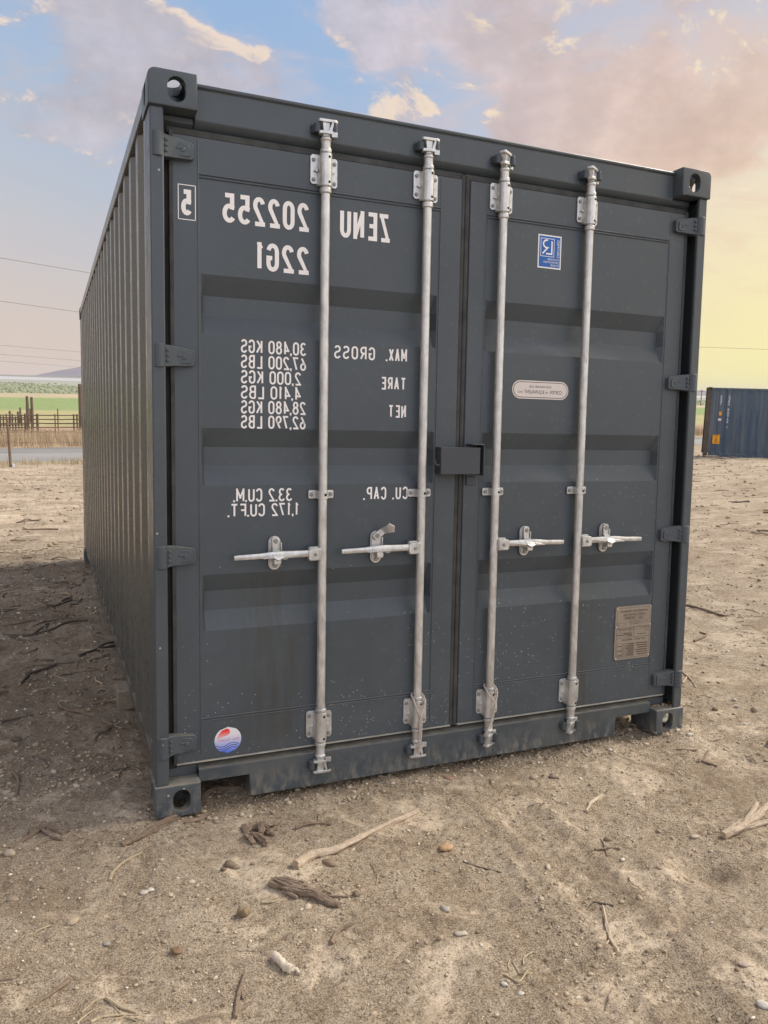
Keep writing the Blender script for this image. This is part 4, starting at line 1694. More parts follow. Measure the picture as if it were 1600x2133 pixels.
m_hill, n = mat('far_hill')
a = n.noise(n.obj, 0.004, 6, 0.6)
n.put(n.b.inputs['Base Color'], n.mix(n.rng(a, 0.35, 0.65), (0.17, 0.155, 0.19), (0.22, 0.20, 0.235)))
n.b.inputs['Roughness'].default_value = 1.0
h1 = hill(70, 620, 4600, [0, 34, 66, 70, 66, 70, 74, 60, 66, 40, 12, 0], 1500, m_hill)
h2 = hill(900, 2300, 6200, [0, 20, 34, 28, 40, 30, 36, 24, 30, 16, 0], 1500, m_hill)
h3 = hill(-1300, 60, 7000, [0, 16, 20, 14, 18, 12, 8, 6, 4, 2, 0], 1500, m_hill)
for h_ in (h1, h2, h3):
    tag(h_, kind='structure')

# ------------------------------------------------------------------ gravel, twig litter, grass (stuff)
def ico(sub):
    bm_ = bmesh.new()
    bmesh.ops.create_icosphere(bm_, subdivisions=sub, radius=1.0)
    v = np.array([w.co[:] for w in bm_.verts])
    bm_.verts.ensure_lookup_table()
    f = np.array([[w.index for w in q.verts] for q in bm_.faces])
    bm_.free()
    return v, f


ICO1, ICO2, ICO3 = ico(1), ico(2), ico(3)
rs = np.random.RandomState(7)


def stones(name, xs, ys, rad, base, mtl, sink=0.25):
    bv, bf = base
    N = len(xs)
    sh = 1 + rs.uniform(-.24, .24, (N, len(bv), 1))
    sc = np.stack([rs.uniform(.8, 1.5, N), rs.uniform(.7, 1.1, N), rs.uniform(.4, .8, N)], 1)
    v = bv[None] * sh * sc[:, None, :] * rad[:, None, None]
    ang = rs.uniform(0, 2 * PI, N)
    c_, s_ = np.cos(ang)[:, None], np.sin(ang)[:, None]
    x = v[:, :, 0] * c_ - v[:, :, 1] * s_
    y = v[:, :, 0] * s_ + v[:, :, 1] * c_
    z0 = terrain(xs, ys)
    v = np.stack([x + xs[:, None], y + ys[:, None], v[:, :, 2] + (z0 + rad * sc[:, 2] * (1 - 2 * sink))[:, None]], 2)
    f = bf[None] + (np.arange(N) * len(bv))[:, None, None]
    return v.reshape(-1, 3), f.reshape(-1, 3)


m_grav, n = mat('mixed_pebbles')
oi = n.new('ShaderNodeAttribute')
oi.attribute_name = 'tone'
rv = oi.outputs['Fac']
pc = n.mix(n.rng(rv, 0.0, 0.45), (0.24, 0.18, 0.118), (0.40, 0.315, 0.215))
pc = n.mix(n.rng(rv, 0.5, 0.9), pc, (0.52, 0.44, 0.335))
pc = n.mix(n.rng(rv, 0.93, 0.985), pc, (0.72, 0.66, 0.56))
pc = n.mix(n.m('MULTIPLY', n.rng(n.noise(n.obj, 160, 4), 0.4, 0.7), 0.3), pc, (0.22, 0.17, 0.12))
n.put(n.b.inputs['Base Color'], pc)
n.b.inputs['Roughness'].default_value = 0.9
n.put(n.b.inputs['Normal'], n.bump(n.noise(n.obj, 220, 4), 0.5, 0.001))


def free(x, y, m_=0.03):
    return ~((x > m_) & (x < CW - m_) & (y > .25) & (y < CL + .1))


V_, F_, T_ = [], [], []


def scatter(N, xr, yr, r0, r1, base, power=2.2, clump=True):
    x = rs.uniform(xr[0], xr[1], N)
    y = rs.uniform(yr[0], yr[1], N)
    keep = free(x, y)
    if clump:
        keep &= (vnoise(x / .22, y / .22, 21) + .6 * vnoise(x / .07, y / .07, 22) + .5) > .04 + rs.uniform(0, 1, N) ** .7 * .85
    x, y = x[keep], y[keep]
    r = r0 * (1 - rs.uniform(0, 1, len(x)) * (1 - (r0 / r1) ** power)) ** (-1 / power)
    v, f = stones('g', x, y, r, base, None, sink=.28)
    off = sum(len(q) for q in V_)
    V_.append(v)
    F_.append(f + off)
    T_.append(np.repeat(rs.uniform(0, 1, len(x)), len(base[0])))


scatter(42000, (-1.0, 2.9), (-1.75, 0.9), .0016, .0085, ICO1, 2.5)
scatter(420, (-1.0, 2.9), (-1.75, 0.9), .004, .012, ICO2, 2.8)
scatter(9000, (-1.6, 0.0), (0.3, 7.0), .004, .016, ICO1)
scatter(12000, (2.4, 9.0), (-1.0, 8.0), .005, .022, ICO1)
scatter(5000, (6, 30.0), (4, 22.0), .015, .06, ICO1)
scatter(2500, (-5, 2.0), (6.5, 24.0), .012, .05, ICO1)
# loose stones washed up just under the door sill
scatter(2500, (0.1, 2.4), (-.10, .28), .0025, .012, ICO1, 2.0, clump=False)
gv, gf, gt = np.concatenate(V_), np.concatenate(F_), np.concatenate(T_)
gravel = np_mesh('gravel', gv, gf, m_grav, smooth=False, loops=3)
at_ = gravel.data.attributes.new('tone', 'FLOAT', 'POINT')
at_.data.foreach_set('value', gt.astype(np.float32))
tag(gravel, 'small mixed pebbles and grit strewn over the dry soil', 'gravel', kind='stuff')


def wood_mat(name, c0, c1, c2, streak=60):
    m_, n = mat(name)
    a = n.noise(n.obj, streak, 6, 0.7)
    b = n.noise(n.obj, streak * 4, 4, 0.65)
    c = n.mix(n.rng(a, 0.35, 0.65), c0, c1)
    c = n.mix(n.m('MULTIPLY', n.rng(b, 0.55, 0.70), 0.8), c, c2)
    n.put(n.b.inputs['Base Color'], c)
    n.b.inputs['Roughness'].default_value = 0.9
    n.put(n.b.inputs['Normal'], n.bump(n.m('ADD', a, b), 0.8, 0.0025))
    return m_


M_pale = wood_mat('bleached_wood', (0.54, 0.44, 0.33), (0.40, 0.31, 0.22), (0.16, 0.115, 0.08))
M_brown = wood_mat('brown_bark', (0.26, 0.19, 0.135), (0.15, 0.105, 0.075), (0.42, 0.33, 0.25))
M_dark = wood_mat('dark_bark', (0.085, 0.068, 0.055), (0.15, 0.115, 0.085), (0.04, 0.033, 0.03))
M_straw = wood_mat('straw', (0.48, 0.39, 0.26), (0.36, 0.28, 0.18), (0.20, 0.15, 0.1))

# twig litter
rt_ = random.Random(11)
lit = MB()


def litter(N, xr, yr, l0, l1, r0, r1, wts=(3, 3, 2, 3)):
    for _ in range(N):
        x, y = rt_.uniform(*xr), rt_.uniform(*yr)
        if not bool(free(np.array([x]), np.array([y]))[0]):
            continue
        L_ = rt_.uniform(l0, l1) * rt_.uniform(.4, 1)
        a = rt_.uniform(0, 2 * PI)
        r = rt_.uniform(r0, r1)
        pts, rad = [], []
        k = rt_.choice((3, 4, 5))
        for i in range(k):
            pts.append((x, y, th(x, y) + r * .8 + (rt_.uniform(0, .006) if 0 < i < k - 1 else 0)))
            rad.append(r * (1 - .6 * i / k))
            a += rt_.uniform(-.45, .45)
            x += math.cos(a) * L_ / k
            y += math.sin(a) * L_ / k
        lit.tube(pts, rad, n=4, mi=rt_.choices((0, 1, 2, 3), wts)[0])


litter(1500, (-.9, 2.8), (-1.7, .6), .01, .06, .0004, .0013)
litter(70, (-.9, 2.8), (-1.7, .6), .08, .17, .001, .0025)
litter(1500, (-1.8, .0), (.3, 7.5), .03, .20, .001, .004, (1, 3, 4, 1))
litter(160, (-1.8, -.05), (1.0, 7), .15, .45, .003, .009, (1, 3, 4, 1))
litter(900, (2.45, 9), (-.8, 8), .04, .22, .001, .004, (3, 3, 2, 2))
litter(200, (7, 26), (5, 20), .2, .7, .006, .016, (3, 3, 2, 2))
litter(120, (-5, 2), (7, 23), .2, .7, .004, .014, (2, 3, 2, 2))
lt = lit.build('twig_litter', [M_pale, M_brown, M_dark, M_straw], None)
tag(lt, 'scattered thin twigs and bark scraps lying on the dry soil', 'twigs', kind='stuff')

# grass
m_gr, n = mat('dry_grass_blade')
n.put(n.b.inputs['Base Color'], n.mix(n.rng(n.noise(n.obj, 0.8, 4), 0.4, 0.65), (0.50, 0.39, 0.27), (0.36, 0.29, 0.19)))
n.b.inputs['Roughness'].default_value = 0.8
gvv, gff = [], []


def grass(N, qr, sr_, h0, h1):
    for _ in range(N):
        q, s_ = rt_.uniform(*qr), rt_.uniform(*sr_)
        if float(vnoise(q / 1.3, s_ / .8, 31)) + .5 < rt_.uniform(0, .8):
            continue
        x, y = RD.x * q - RD.y * s_, RD.y * q + RD.x * s_
        z = th(x, y)
        for _k in range(4):
            h = rt_.uniform(h0, h1)
            a = rt_.uniform(0, 2 * PI)
            w = .012
            bx, by = x + rt_.uniform(-.12, .12), y + rt_.uniform(-.12, .12)
            dx, dy = math.cos(a), math.sin(a)
            ln = rt_.uniform(.05, .35) * h
            o_ = len(gvv)
            gvv.extend([(bx - dy * w, by + dx * w, z - .02), (bx + dy * w, by - dx * w, z - .02), (bx + dx * ln, by + dy * ln, z + h)])
            gff.append((o_, o_ + 1, o_ + 2))


grass(5200, (-7, 12), (31.4, 42), .25, .75)
grass(900, (-8, 12), (24.2, 25.6), .05, .28)
grass(3800, (34, 58), (31.6, 40), .25, .7)
grass(600, (26, 60), (24.2, 25.6), .05, .28)
dg_ = np_mesh('dry_grass', np.array(gvv), np.array(gff), m_gr, smooth=False, loops=3)
tag(dg_, 'tall dry yellow grass growing along both edges of the road', 'dry grass', kind='stuff')

m_sh, n = mat('sagebrush')
n.put(n.b.inputs['Base Color'], n.mix(n.rng(n.noise(n.obj, 0.7, 4), 0.35, 0.65), (0.19, 0.215, 0.135), (0.30, 0.32, 0.22)))
n.b.inputs['Roughness'].default_value = 1.0
N = 4200
q = np.concatenate([rs.uniform(-45, 60, N // 2), rs.uniform(60, 420, N // 2)])
s_ = 172 + (rs.uniform(0, 1, N) ** 1.6) * 210
xs, ys = RD.x * q - RD.y * s_, RD.y * q + RD.x * s_
v, f = stones('s', xs, ys, rs.uniform(.16, .42, N) * (.6 + s_ / 400), ICO1, None, .42)
sg = np_mesh('sagebrush', v, f, m_sh, smooth=False, loops=3)
tag(sg, 'far grey-green brush covering the flat land below the hills', 'brush', kind='stuff')


# ------------------------------------------------------------------ sticks and stones that can be told apart
def smooth_path(pts, sub, rnd, jit):
    out = []
    P = [Vector(p) for p in pts]
    P = [P[0] * 2 - P[1]] + P + [P[-1] * 2 - P[-2]]
    for i in range(1, len(P) - 2):
        for k in range(sub):
            t = k / sub
            a, b, c, d = P[i - 1], P[i], P[i + 1], P[i + 2]
            p = .5 * ((2 * b) + (-a + c) * t + (2 * a - 5 * b + 4 * c - d) * t * t + (-a + 3 * b - 3 * c + d) * t ** 3)
            p += Vector((rnd.uniform(-jit, jit), rnd.uniform(-jit, jit), rnd.uniform(-jit, jit) * .5))
            out.append(p)
    out.append(P[-2])
    return out


def stick(label, paths, mtl, name='stick', cat='stick', group=None, seed=1, flat=1.0, bundle=True):
    if mtl is M_dark:
        paths = [(p_[0], p_[1] * .68, p_[2] * .62) + tuple(p_[3:]) for p_ in paths]
    """paths: list of (pixel list, start px radius, end px radius[, arch m])"""
    rnd = random.Random(seed)
    b = MB()
    org = None
    for path in paths:
        pix, ra, rb = path[:3]
        arch = path[3] if len(path) > 3 else 0.0
        pts = []
        k = len(pix)
        for i, (u, v) in enumerate(pix):
            p = gp(u, v)
            sc = (p - CAM_POS).length / FPX
            r = (ra + (rb - ra) * i / max(1, k - 1)) * sc
            p.z += r * .75 + arch * math.sin(PI * i / max(1, k - 1))
            pts.append(p)
        if org is None:
            org = pts[0].copy()
        sc = (pts[0] - CAM_POS).length / FPX
        q = smooth_path(pts, 5, rnd, min(ra, rb) * sc * .16)
        m_ = len(q)
        if ra >= 6 and bundle:
            for s9 in range(9):
                a9 = 2 * PI * s9 / 9 + rnd.uniform(-.3, .3)
                i0, i1 = rnd.randint(0, m_ // 4), m_ - rnd.randint(0, m_ // 4)
                st_, sr9 = [], []
                ph = rnd.uniform(0, 6)
                for i in range(i0, i1):
                    R9 = (ra + (rb - ra) * i / (m_ - 1)) * sc
                    endk = 1 + .35 * (abs(i / m_ - .5) * 2) ** 3
                    dd9 = (q[min(i + 1, m_ - 1)] - q[max(i - 1, 0)]).normalized()
                    u9 = dd9.cross(Vector((0, 0, 1))).normalized()
                    w9 = dd9.cross(u9)
                    aa = a9 + .25 * math.sin(i * .5 + ph)
                    st_.append(q[i] - org + (u9 * math.cos(aa) + w9 * math.sin(aa) * .8) * R9 * .78 * endk * rnd.uniform(.9, 1.1))
                    sr9.append(R9 * rnd.uniform(.26, .40) * (1 - .7 * max(0, abs((i - i0) / max(1, i1 - i0) - .5) * 2 - .6) / .4))
                if len(st_) > 3:
                    b.tube(st_, sr9, n=7, rnd=rnd, ridged=True)
            rsc = .80
        else:
            rsc = 1.0
        rads = [rsc * max(.0004, (ra + (rb - ra) * i / (m_ - 1)) * sc * rnd.uniform(.9, 1.1)) for i in range(m_)]
        b.tube([p - org for p in q], rads, n=13, lump=.16, rnd=rnd, flat=flat, ridged=bundle)
    o = b.build(name, mtl, None, smooth=60, loc=org)
    tag(o, label, cat, group)
    return o


M_bone = flat_mat('bone_pale_wood', (0.56, 0.48, 0.38), .8, var=.12, scale=70)
G1 = 'sticks and roots lying on the soil'
stick('long pale peeled stick lying on the soil in front of the doors', [([(872, 1691), (830, 1712), (765, 1742), (700, 1774), (650, 1786), (616, 1808)], 5, 7.5), ([(655, 1785), (632, 1796), (622, 1812)], 4, 2)], M_pale, seed=3, group=G1)
stick('grey-brown stick pinned under the near left corner casting', [([(398, 1692), (350, 1713), (300, 1742), (254, 1763)], 7, 4), ([(300, 1741), (280, 1748), (250, 1757)], 3, 2)], M_brown, seed=4, group=G1)
stick('short reddish stick just right of the near left corner casting', [([(432, 1701), (412, 1711), (386, 1715)], 5, 2.5)], M_brown, seed=5, group=G1)
stick('pale root entering the gap under the left end of the sill', [([(424, 1664), (440, 1650), (470, 1644), (505, 1641)], 5.5, 3)], M_brown, seed=6, group=G1)
stick('thick gnarled split root with frayed blackened end', [([(563, 1842), (590, 1852), (625, 1862), (655, 1868), (685, 1885), (707, 1891)], 10.5, 6.5), ([(566, 1838), (600, 1846), (640, 1850)], 7, 6, .01), ([(640, 1855), (680, 1868), (725, 1869)], 5, 2), ([(590, 1858), (620, 1872), (602, 1868)], 4, 2), ([(655, 1868), (672, 1862), (690, 1868)], 6, 4)], [M_brown], 'root', 'root', G1, seed=7, flat=.8)
stick('thin brown twig left of the long pale stick tip', [([(616, 1727), (640, 1719), (668, 1717), (690, 1720)], 4, 2.5)], M_brown, 'twig', 'twig', G1, seed=8)
stick('smooth pale bone-like stick near the bottom of the photo', [([(570, 1994), (583, 2006), (596, 2020), (608, 2026)], 7, 8), ([(606, 2024), (618, 2022), (622, 2030)], 4, 3)], M_bone, seed=9, group=G1, bundle=False)
stick('straight thin stick at the bottom left corner', [([(57, 2104), (95, 2080), (145, 2046)], 2.5, 4.5)], M_brown, seed=10, group=G1)
stick('forked upright-lying twig at the bottom centre', [([(490, 2122), (495, 2085), (502, 2055), (510, 2028)], 4, 3), ([(502, 2060), (505, 2075), (507, 2083)], 3, 2), ([(494, 2110), (510, 2098), (516, 2090)], 1.5, 1)], M_brown, 'twig', 'twig', G1, seed=11)
stick('bleached branching stump root at the right edge', [([(1506, 1747), (1535, 1733), (1560, 1718), (1590, 1692), (1612, 1672)], 8.5, 5), ([(1555, 1720), (1566, 1700), (1577, 1676)], 5, 3.5, .01), ([(1545, 1730), (1575, 1722), (1606, 1712)], 6, 4), ([(1512, 1738), (1530, 1722), (1550, 1712)], 4, 3), ([(1530, 1735), (1540, 1718), (1556, 1708)], 4, 3)], M_pale, 'root', 'root', G1, seed=12)
stick('knobbly pale stick pointing down the photo with broken lower end', [([(1255, 1890), (1263, 1925), (1270, 1955), (1282, 1978), (1289, 1992)], 3, 4.5), ([(1270, 1960), (1262, 1968)], 2, 1), ([(1278, 1975), (1284, 1985), (1274, 1990)], 2.5, 1.5)], M_pale, seed=13, group=G1)
stick('black charred twig above the knobbly pale stick', [([(1236, 1880), (1255, 1884), (1278, 1889)], 3, 3.5), ([(1238, 1879), (1228, 1888), (1222, 1896)], 2, 1.2)], M_dark, 'twig', 'twig', G1, seed=14)
stick('short curved pale twig under the middle of the right door', [([(1221, 1693), (1230, 1676), (1244, 1667), (1256, 1660)], 3, 4)], M_pale, 'twig', 'twig', G1, seed=15)
stick('straight thin twig with a splinter right of centre', [([(1240, 1771), (1265, 1769), (1291, 1770)], 2, 2.5), ([(1250, 1748), (1258, 1760), (1265, 1785)], 1, .8)], M_brown, 'twig', 'twig', G1, seed=16)
stick('dark ribbed twig lying across the open soil', [([(964, 1796), (995, 1806), (1045, 1818)], 2.2, 1.5)], M_dark, 'twig', 'twig', G1, seed=17)
stick('little tangle of orange and white rootlets at the bottom', [([(1050, 2031), (1066, 2040), (1082, 2046), (1100, 2022)], 2.2, 1.6), ([(1068, 2004), (1078, 2022), (1088, 2036)], 1.6, 1.2), ([(1062, 2000), (1058, 2012), (1062, 2022)], 1.2, 1), ([(1080, 2030), (1100, 2030), (1112, 2026)], 2, 1), ([(1090, 2010), (1092, 1996), (1110, 1983)], 1.6, 1.2)], M_straw, 'rootlets', 'rootlets', G1, seed=18)
stick('curved pale stalk left of the near casting', [([(229, 1836), (238, 1815), (262, 1795), (296, 1777)], 3, 2)], M_straw, 'stalk', 'stalk', G1, seed=19)
stick('thin pale stick on the bright soil right of the far casting', [([(1408, 1561), (1430, 1562), (1452, 1562)], 1.4, 2)], M_pale, seed=20, group=G1)
stick('hooked twig right of the far casting', [([(1456, 1588), (1468, 1578), (1475, 1566)], 1.6, 2), ([(1452, 1585), (1470, 1590), (1494, 1598)], 2, 2.4)], M_brown, 'twig', 'twig', G1, seed=21)
stick('brown root scrap among bark at the left edge', [([(20, 1767), (50, 1752), (90, 1726)], 2, 4), ([(60, 1740), (95, 1724), (132, 1738)], 5, 3), ([(85, 1728), (110, 1745), (130, 1750)], 4, 3)], M_brown, 'root', 'root', G1, seed=22)
stick('thin root curling down at the left edge', [([(27, 1610), (38, 1625), (36, 1650), (32, 1662)], 3, 2.5), ([(20, 1605), (30, 1615), (42, 1622)], 2, 2)], M_brown, 'root', 'root', G1, seed=23)
stick('long dark branch crossing the shaded soil on the left', [([(8, 1324), (60, 1325), (110, 1312), (140, 1298), (182, 1294)], 3, 4), ([(70, 1322), (100, 1300), (96, 1312)], 3, 2), ([(20, 1326), (45, 1335), (60, 1345)], 3, 2)], M_dark, 'branch', 'branch', G1, seed=24)
stick('forked dark branch near the corrugated side', [([(80, 1250), (98, 1260), (118, 1262), (150, 1250)], 3, 3), ([(120, 1262), (135, 1250), (150, 1244)], 3, 2)], M_dark, 'branch', 'branch', G1, seed=25)
stick('dark forked twigs beside the container side, below the forked branch', [([(165, 1368), (185, 1360), (210, 1352), (240, 1346)], 4, 3), ([(200, 1355), (218, 1342), (238, 1338)], 2.5, 2)], M_dark, 'branch', 'branch', G1, seed=26)
stick('dark bark-covered stick half buried left of the wooden block', [([(55, 1408), (80, 1400), (118, 1386)], 5, 4), ([(60, 1407), (50, 1418), (44, 1424)], 4, 3)], M_dark, seed=27, group=G1)
stick('pale fork of twigs in front of the wooden block', [([(196, 1545), (206, 1530), (224, 1522), (236, 1510)], 2.5, 2), ([(216, 1503), (236, 1513), (256, 1520)], 2.5, 2)], M_brown, 'twig', 'twig', G1, seed=28)
stick('dark stick leaning toward the rear casting on the left', [([(36, 1090), (60, 1086), (86, 1084)], 2.2, 1.6), ([(40, 1089), (56, 1082), (70, 1085)], 2, 1)], M_dark, seed=29, group=G1)
stick('long thin branch with twigs on the ground right of the doors', [([(1430, 1262), (1470, 1272), (1512, 1284), (1530, 1274), (1545, 1270)], 2.2, 1.2), ([(1470, 1272), (1490, 1282), (1512, 1284)], 1.4, 1)], M_brown, 'branch', 'branch', G1, seed=30)
stick('bent grey twig right of the lowest right hinge', [([(1446, 1337), (1460, 1330), (1472, 1324), (1458, 1318)], 2.4, 1.6)], M_brown, 'twig', 'twig', G1, seed=31)
stick('pale crossed sticks beside the lowest right hinge', [([(1420, 1400), (1438, 1416), (1450, 1432)], 1.8, 1.2), ([(1422, 1424), (1430, 1412)], 1.8, 1.6)], M_pale, seed=32, group=G1)
stick('dry twig tangle at the bottom left', [([(220, 2082), (250, 2100), (285, 2112)], 3.5, 3), ([(190, 2130), (220, 2118), (290, 2114)], 2, 1.5), ([(230, 2090), (260, 2118), (288, 2122)], 1.6, 1.2), ([(170, 2110), (200, 2085), (226, 2080)], 1.4, 1), ([(240, 2125), (262, 2120), (285, 2128)], 2, 1.6), ([(160, 2132), (190, 2108), (215, 2098)], 1.4, 1)], M_straw, 'twig_tangle', 'twigs', G1, seed=33)
stick('crumpled heap of dead root bark under the first lock rod', [([(508, 1722), (518, 1745), (530, 1760)], 5, 4), ([(512, 1750), (530, 1745), (548, 1755), (552, 1764)], 8, 6), ([(530, 1728), (545, 1735), (540, 1752)], 8, 5, .012), ([(548, 1716), (556, 1728), (575, 1718)], 4, 3, .012), ([(540, 1720), (560, 1735), (572, 1742)], 7, 3), ([(556, 1740), (566, 1732), (578, 1726)], 5, 3)], M_brown, 'bark_heap', 'bark', G1, seed=34, flat=.5)
stick('crumbling dark stick right of the gnarled root', [([(690, 1968), (698, 1950), (712, 1938), (735, 1925)], 4, 3)], M_brown, seed=35, group=G1)
stick('thin straw lying beside the gnarled root', [([(546, 1882), (565, 1880), (590, 1876)], 3, 2)], M_straw, 'straw', 'straw', G1, seed=36)


def rock(u, v, wpx, hpx, c, label, seed, name='stone', group='loose stones on the soil', rough=.16, tilt=0.0):
    rnd = np.random.RandomState(seed)
    p = gp(u, v)
    sc = (p - CAM_POS).length / FPX
    a, b_ = wpx * sc / 2, hpx * sc / 2
    bv_, bf_ = ICO3
    w = bv_.copy()
    f1 = vnoise(bv_[:, 0] * 1.4 + seed, bv_[:, 1] * 1.4 + bv_[:, 2], seed) + .5 * vnoise(bv_[:, 0] * 3 + bv_[:, 2] * 2, bv_[:, 1] * 3 + seed, seed + 1)
    w = w * (1 + rough * 2.2 * f1)[:, None]
    ang = rnd.uniform(-.5, .5) + tilt - .4
    w = w * np.array([a, a * .72 if hpx > wpx * .6 else max(b_ * 1.2, a * .4), b_ * .62])
    ca, sa = math.cos(ang), math.sin(ang)
    w = np.stack([w[:, 0] * ca - w[:, 1] * sa, w[:, 0] * sa + w[:, 1] * ca, w[:, 2]], 1)
    m_, n = mat('stone_surface')
    q = n.noise(n.obj, 90, 5, .65)
    cc_ = lin(c)
    n.put(n.b.inputs['Base Color'], n.mix(n.rng(q, .3, .7), tuple(x * .55 for x in cc_), tuple(min(.8, x * .85) for x in cc_)))
    n.b.inputs['Roughness'].default_value = .85
    n.put(n.b.inputs['Normal'], n.bump(q, .5, .001))
    o = np_mesh(name, w, bf_, m_, loops=3)
    o.location = (p.x, p.y, p.z + b_ * .30)
    tag(o, label, 'stone', group)
    return o


rock(20, 1780, 22, 18, (196, 178, 155), 'pale rounded stone at the left edge beside the bark scraps', 1)
rock(28, 1876, 20, 14, (170, 150, 128), 'tan stone at the left edge below the pale rounded one', 2)
rock(299, 1860, 17, 10, (205, 195, 180), 'left of a pair of whitish pebbles on the open soil', 3)
rock(314, 1855, 13, 10, (222, 214, 202), 'right of a pair of whitish pebbles on the open soil', 4)
rock(355, 1865, 12, 9, (205, 190, 165), 'single cream pebble right of the whitish pair', 5)
rock(222, 1968, 14, 12, (162, 156, 148), 'smooth grey pebble at the lower left', 6)
rock(686, 1799, 30, 17, (150, 128, 104), 'flat clod of soil below the long pale stick', 7)
rock(930, 1767, 30, 17, (196, 160, 122), 'flat orange-tan stone on the open soil right of the long stick', 8)
rock(935, 1622, 27, 12, (176, 140, 118), 'pinkish oval stone under the sill near the second rod', 9)
rock(1113, 1620, 17, 11, (196, 172, 150), 'pale angular stone in front of the sill, left of two', 10, rough=.25)
rock(1153, 1618, 18, 13, (172, 148, 132), 'brownish angular stone in front of the sill, right of two', 11, rough=.25)
rock(928, 1895, 20, 14, (182, 172, 160), 'greyish angular stone in the open soil', 12, rough=.25)
rock(960, 1946, 24, 11, (196, 184, 168), 'flat pale flake stone below the greyish stone', 13, rough=.2)
rock(916, 1956, 12, 16, (190, 165, 140), 'narrow tan stone left of the flat pale flake', 14)
rock(1447, 1744, 15, 9, (204, 188, 166), 'cream pebble left of the bleached stump root', 15)
rock(1590, 2095, 24, 15, (214, 206, 196), 'white flat stone at the bottom right edge', 16)
rock(1550, 2010, 22, 10, (200, 180, 165), 'pinkish flat stone near the right edge', 17)
rock(1085, 2070, 13, 8, (216, 208, 196), 'white pebble beside the rootlets', 18)
rock(1050, 2052, 14, 12, (222, 214, 204), 'white triangular chip left of the rootlets', 19, rough=.3)
rock(257, 1905 - 40, 12, 9, (190, 172, 150), 'small tan pebble left of the whitish pair', 20)
rock(164, 1472, 22, 9, (150, 136, 118), 'pale flat stone in the shade beside the container', 21)
rock(167, 1445, 15, 8, (120, 105, 90), 'dull brown stone above the pale flat one in the shade', 22)
rock(35, 1543, 20, 16, (110, 96, 80), 'round brown stone in the shade at the left edge', 23)
rock(1490, 1053, 25, 10, (200, 180, 155), 'large pale flat stone on the bright dirt right of the container', 24)
rock(1532, 1058, 16, 5, (225, 210, 190), 'long whitish stone right of the large pale flat one', 25)
rock(478, 1803, 24, 20, (140, 122, 100), 'lumpy clod in the small stone cluster', 26, rough=.3)
rock(492, 1808, 15, 14, (162, 146, 124), 'rounded pebble touching the lumpy clod', 27)
rock(466, 1812, 12, 10, (128, 110, 90), 'brown pebble left of the lumpy clod', 28)
rock(526, 1800, 10, 8, (150, 130, 106), 'tiny stone right of the stone cluster', 29)
rock(403, 2086, 11, 11, (205, 190, 165), 'round cream pebble near the bottom edge', 30)
rock(743, 1865, 16, 22, (160, 140, 115), 'tan lump of soil right of the gnarled root', 31, rough=.25)
rock(508, 1904, 26, 32, (150, 128, 100), 'rough heap-like soil clod in the lower middle', 32, rough=.35)
rock(369, 1982, 20, 16, (140, 112, 84), 'reddish-brown clod in the lower left', 33, rough=.3)
rock(1530, 1459, 10, 8, (214, 200, 184), 'pale pebble of a pair in the churned soil on the right', 34)
rock(1536, 1474, 9, 8, (190, 174, 156), 'greyer pebble of a pair in the churned soil on the right', 35)
rock(1552, 1509, 13, 6, (205, 196, 184), 'flat white stone below the churned soil on the right', 36)
rock(1478, 1528, 20, 6, (176, 160, 146), 'long grey flake stone right of the far casting', 37)
rock(1334, 1521, 14, 5, (190, 170, 150), 'pale chip under the raised end of the sill', 38)

# ------------------------------------------------------------------ wooden block under the side rail
b = MB()
b.box(-.030, .40, 1.26, 1.40, -.085, .018)
o = b.build('wood_block', wood_mat('old_timber', (0.30, 0.25, 0.185), (0.19, 0.155, 0.115), (0.09, 0.07, 0.055), 22), None, bevel=.006)
tag(o, 'short weathered timber block wedged under the container side rail', 'timber block')

# soil resting on the casting
rnd = random.Random(5)
b = MB()
for k in range(16):
    x, y, r = rnd.uniform(2.285, 2.415), rnd.uniform(.030, .072), rnd.uniform(.004, .009)
    bv_, bf_ = ICO1
    b.add([(x + r * 1.3 * q[0] * rnd.uniform(.8, 1.2), y + r * q[1], .1185 + r * .5 + r * .8 * q[2] * rnd.uniform(.8, 1.2)) for q in bv_], [tuple(q) for q in bf_])
o = b.build('soil_crumbs', flat_mat('soil_crumb', (0.27, 0.19, 0.12), 0.95, var=.3), None)
o.matrix_world = CONT_M
tag(o, 'brown soil crumbs heaped on top of the lower right corner casting', 'soil')

# ------------------------------------------------------------------ cords
m_rope, n = mat('beige_cord')
w1 = n.noise(n.obj, 300, 3)
n.put(n.b.inputs['Base Color'], n.mix(n.rng(w1, .3, .7), (0.42, 0.36, 0.30), (0.60, 0.53, 0.46)))
n.b.inputs['Roughness'].default_value = .9


def cord(paths, label):
    b = MB()
    rnd = random.Random(3)
    for pts, r in paths:
        q = smooth_path(pts, 14, rnd, 0)
        L_ = 0
        st = [[], []]
        for i, p in enumerate(q):
            if i:
                L_ += (p - q[i - 1]).length
            d = (q[min(i + 1, len(q) - 1)] - q[max(i - 1, 0)]).normalized()
            u = d.cross(Vector((0, 1, 0.01))).normalized()
            w = d.cross(u)
            for k in (0, 1):
                a = L_ / .0045 + k * PI
                st[k].append(p + (u * math.cos(a) + w * math.sin(a)) * r * .55)
        for k in (0, 1):
            b.tube(st[k], r * .62, n=6)
    o = b.build('cord', m_rope, None, smooth=60)
    o.matrix_world = CONT_M
    tag(o, label, 'cord', 'cords looped round the lock rods')


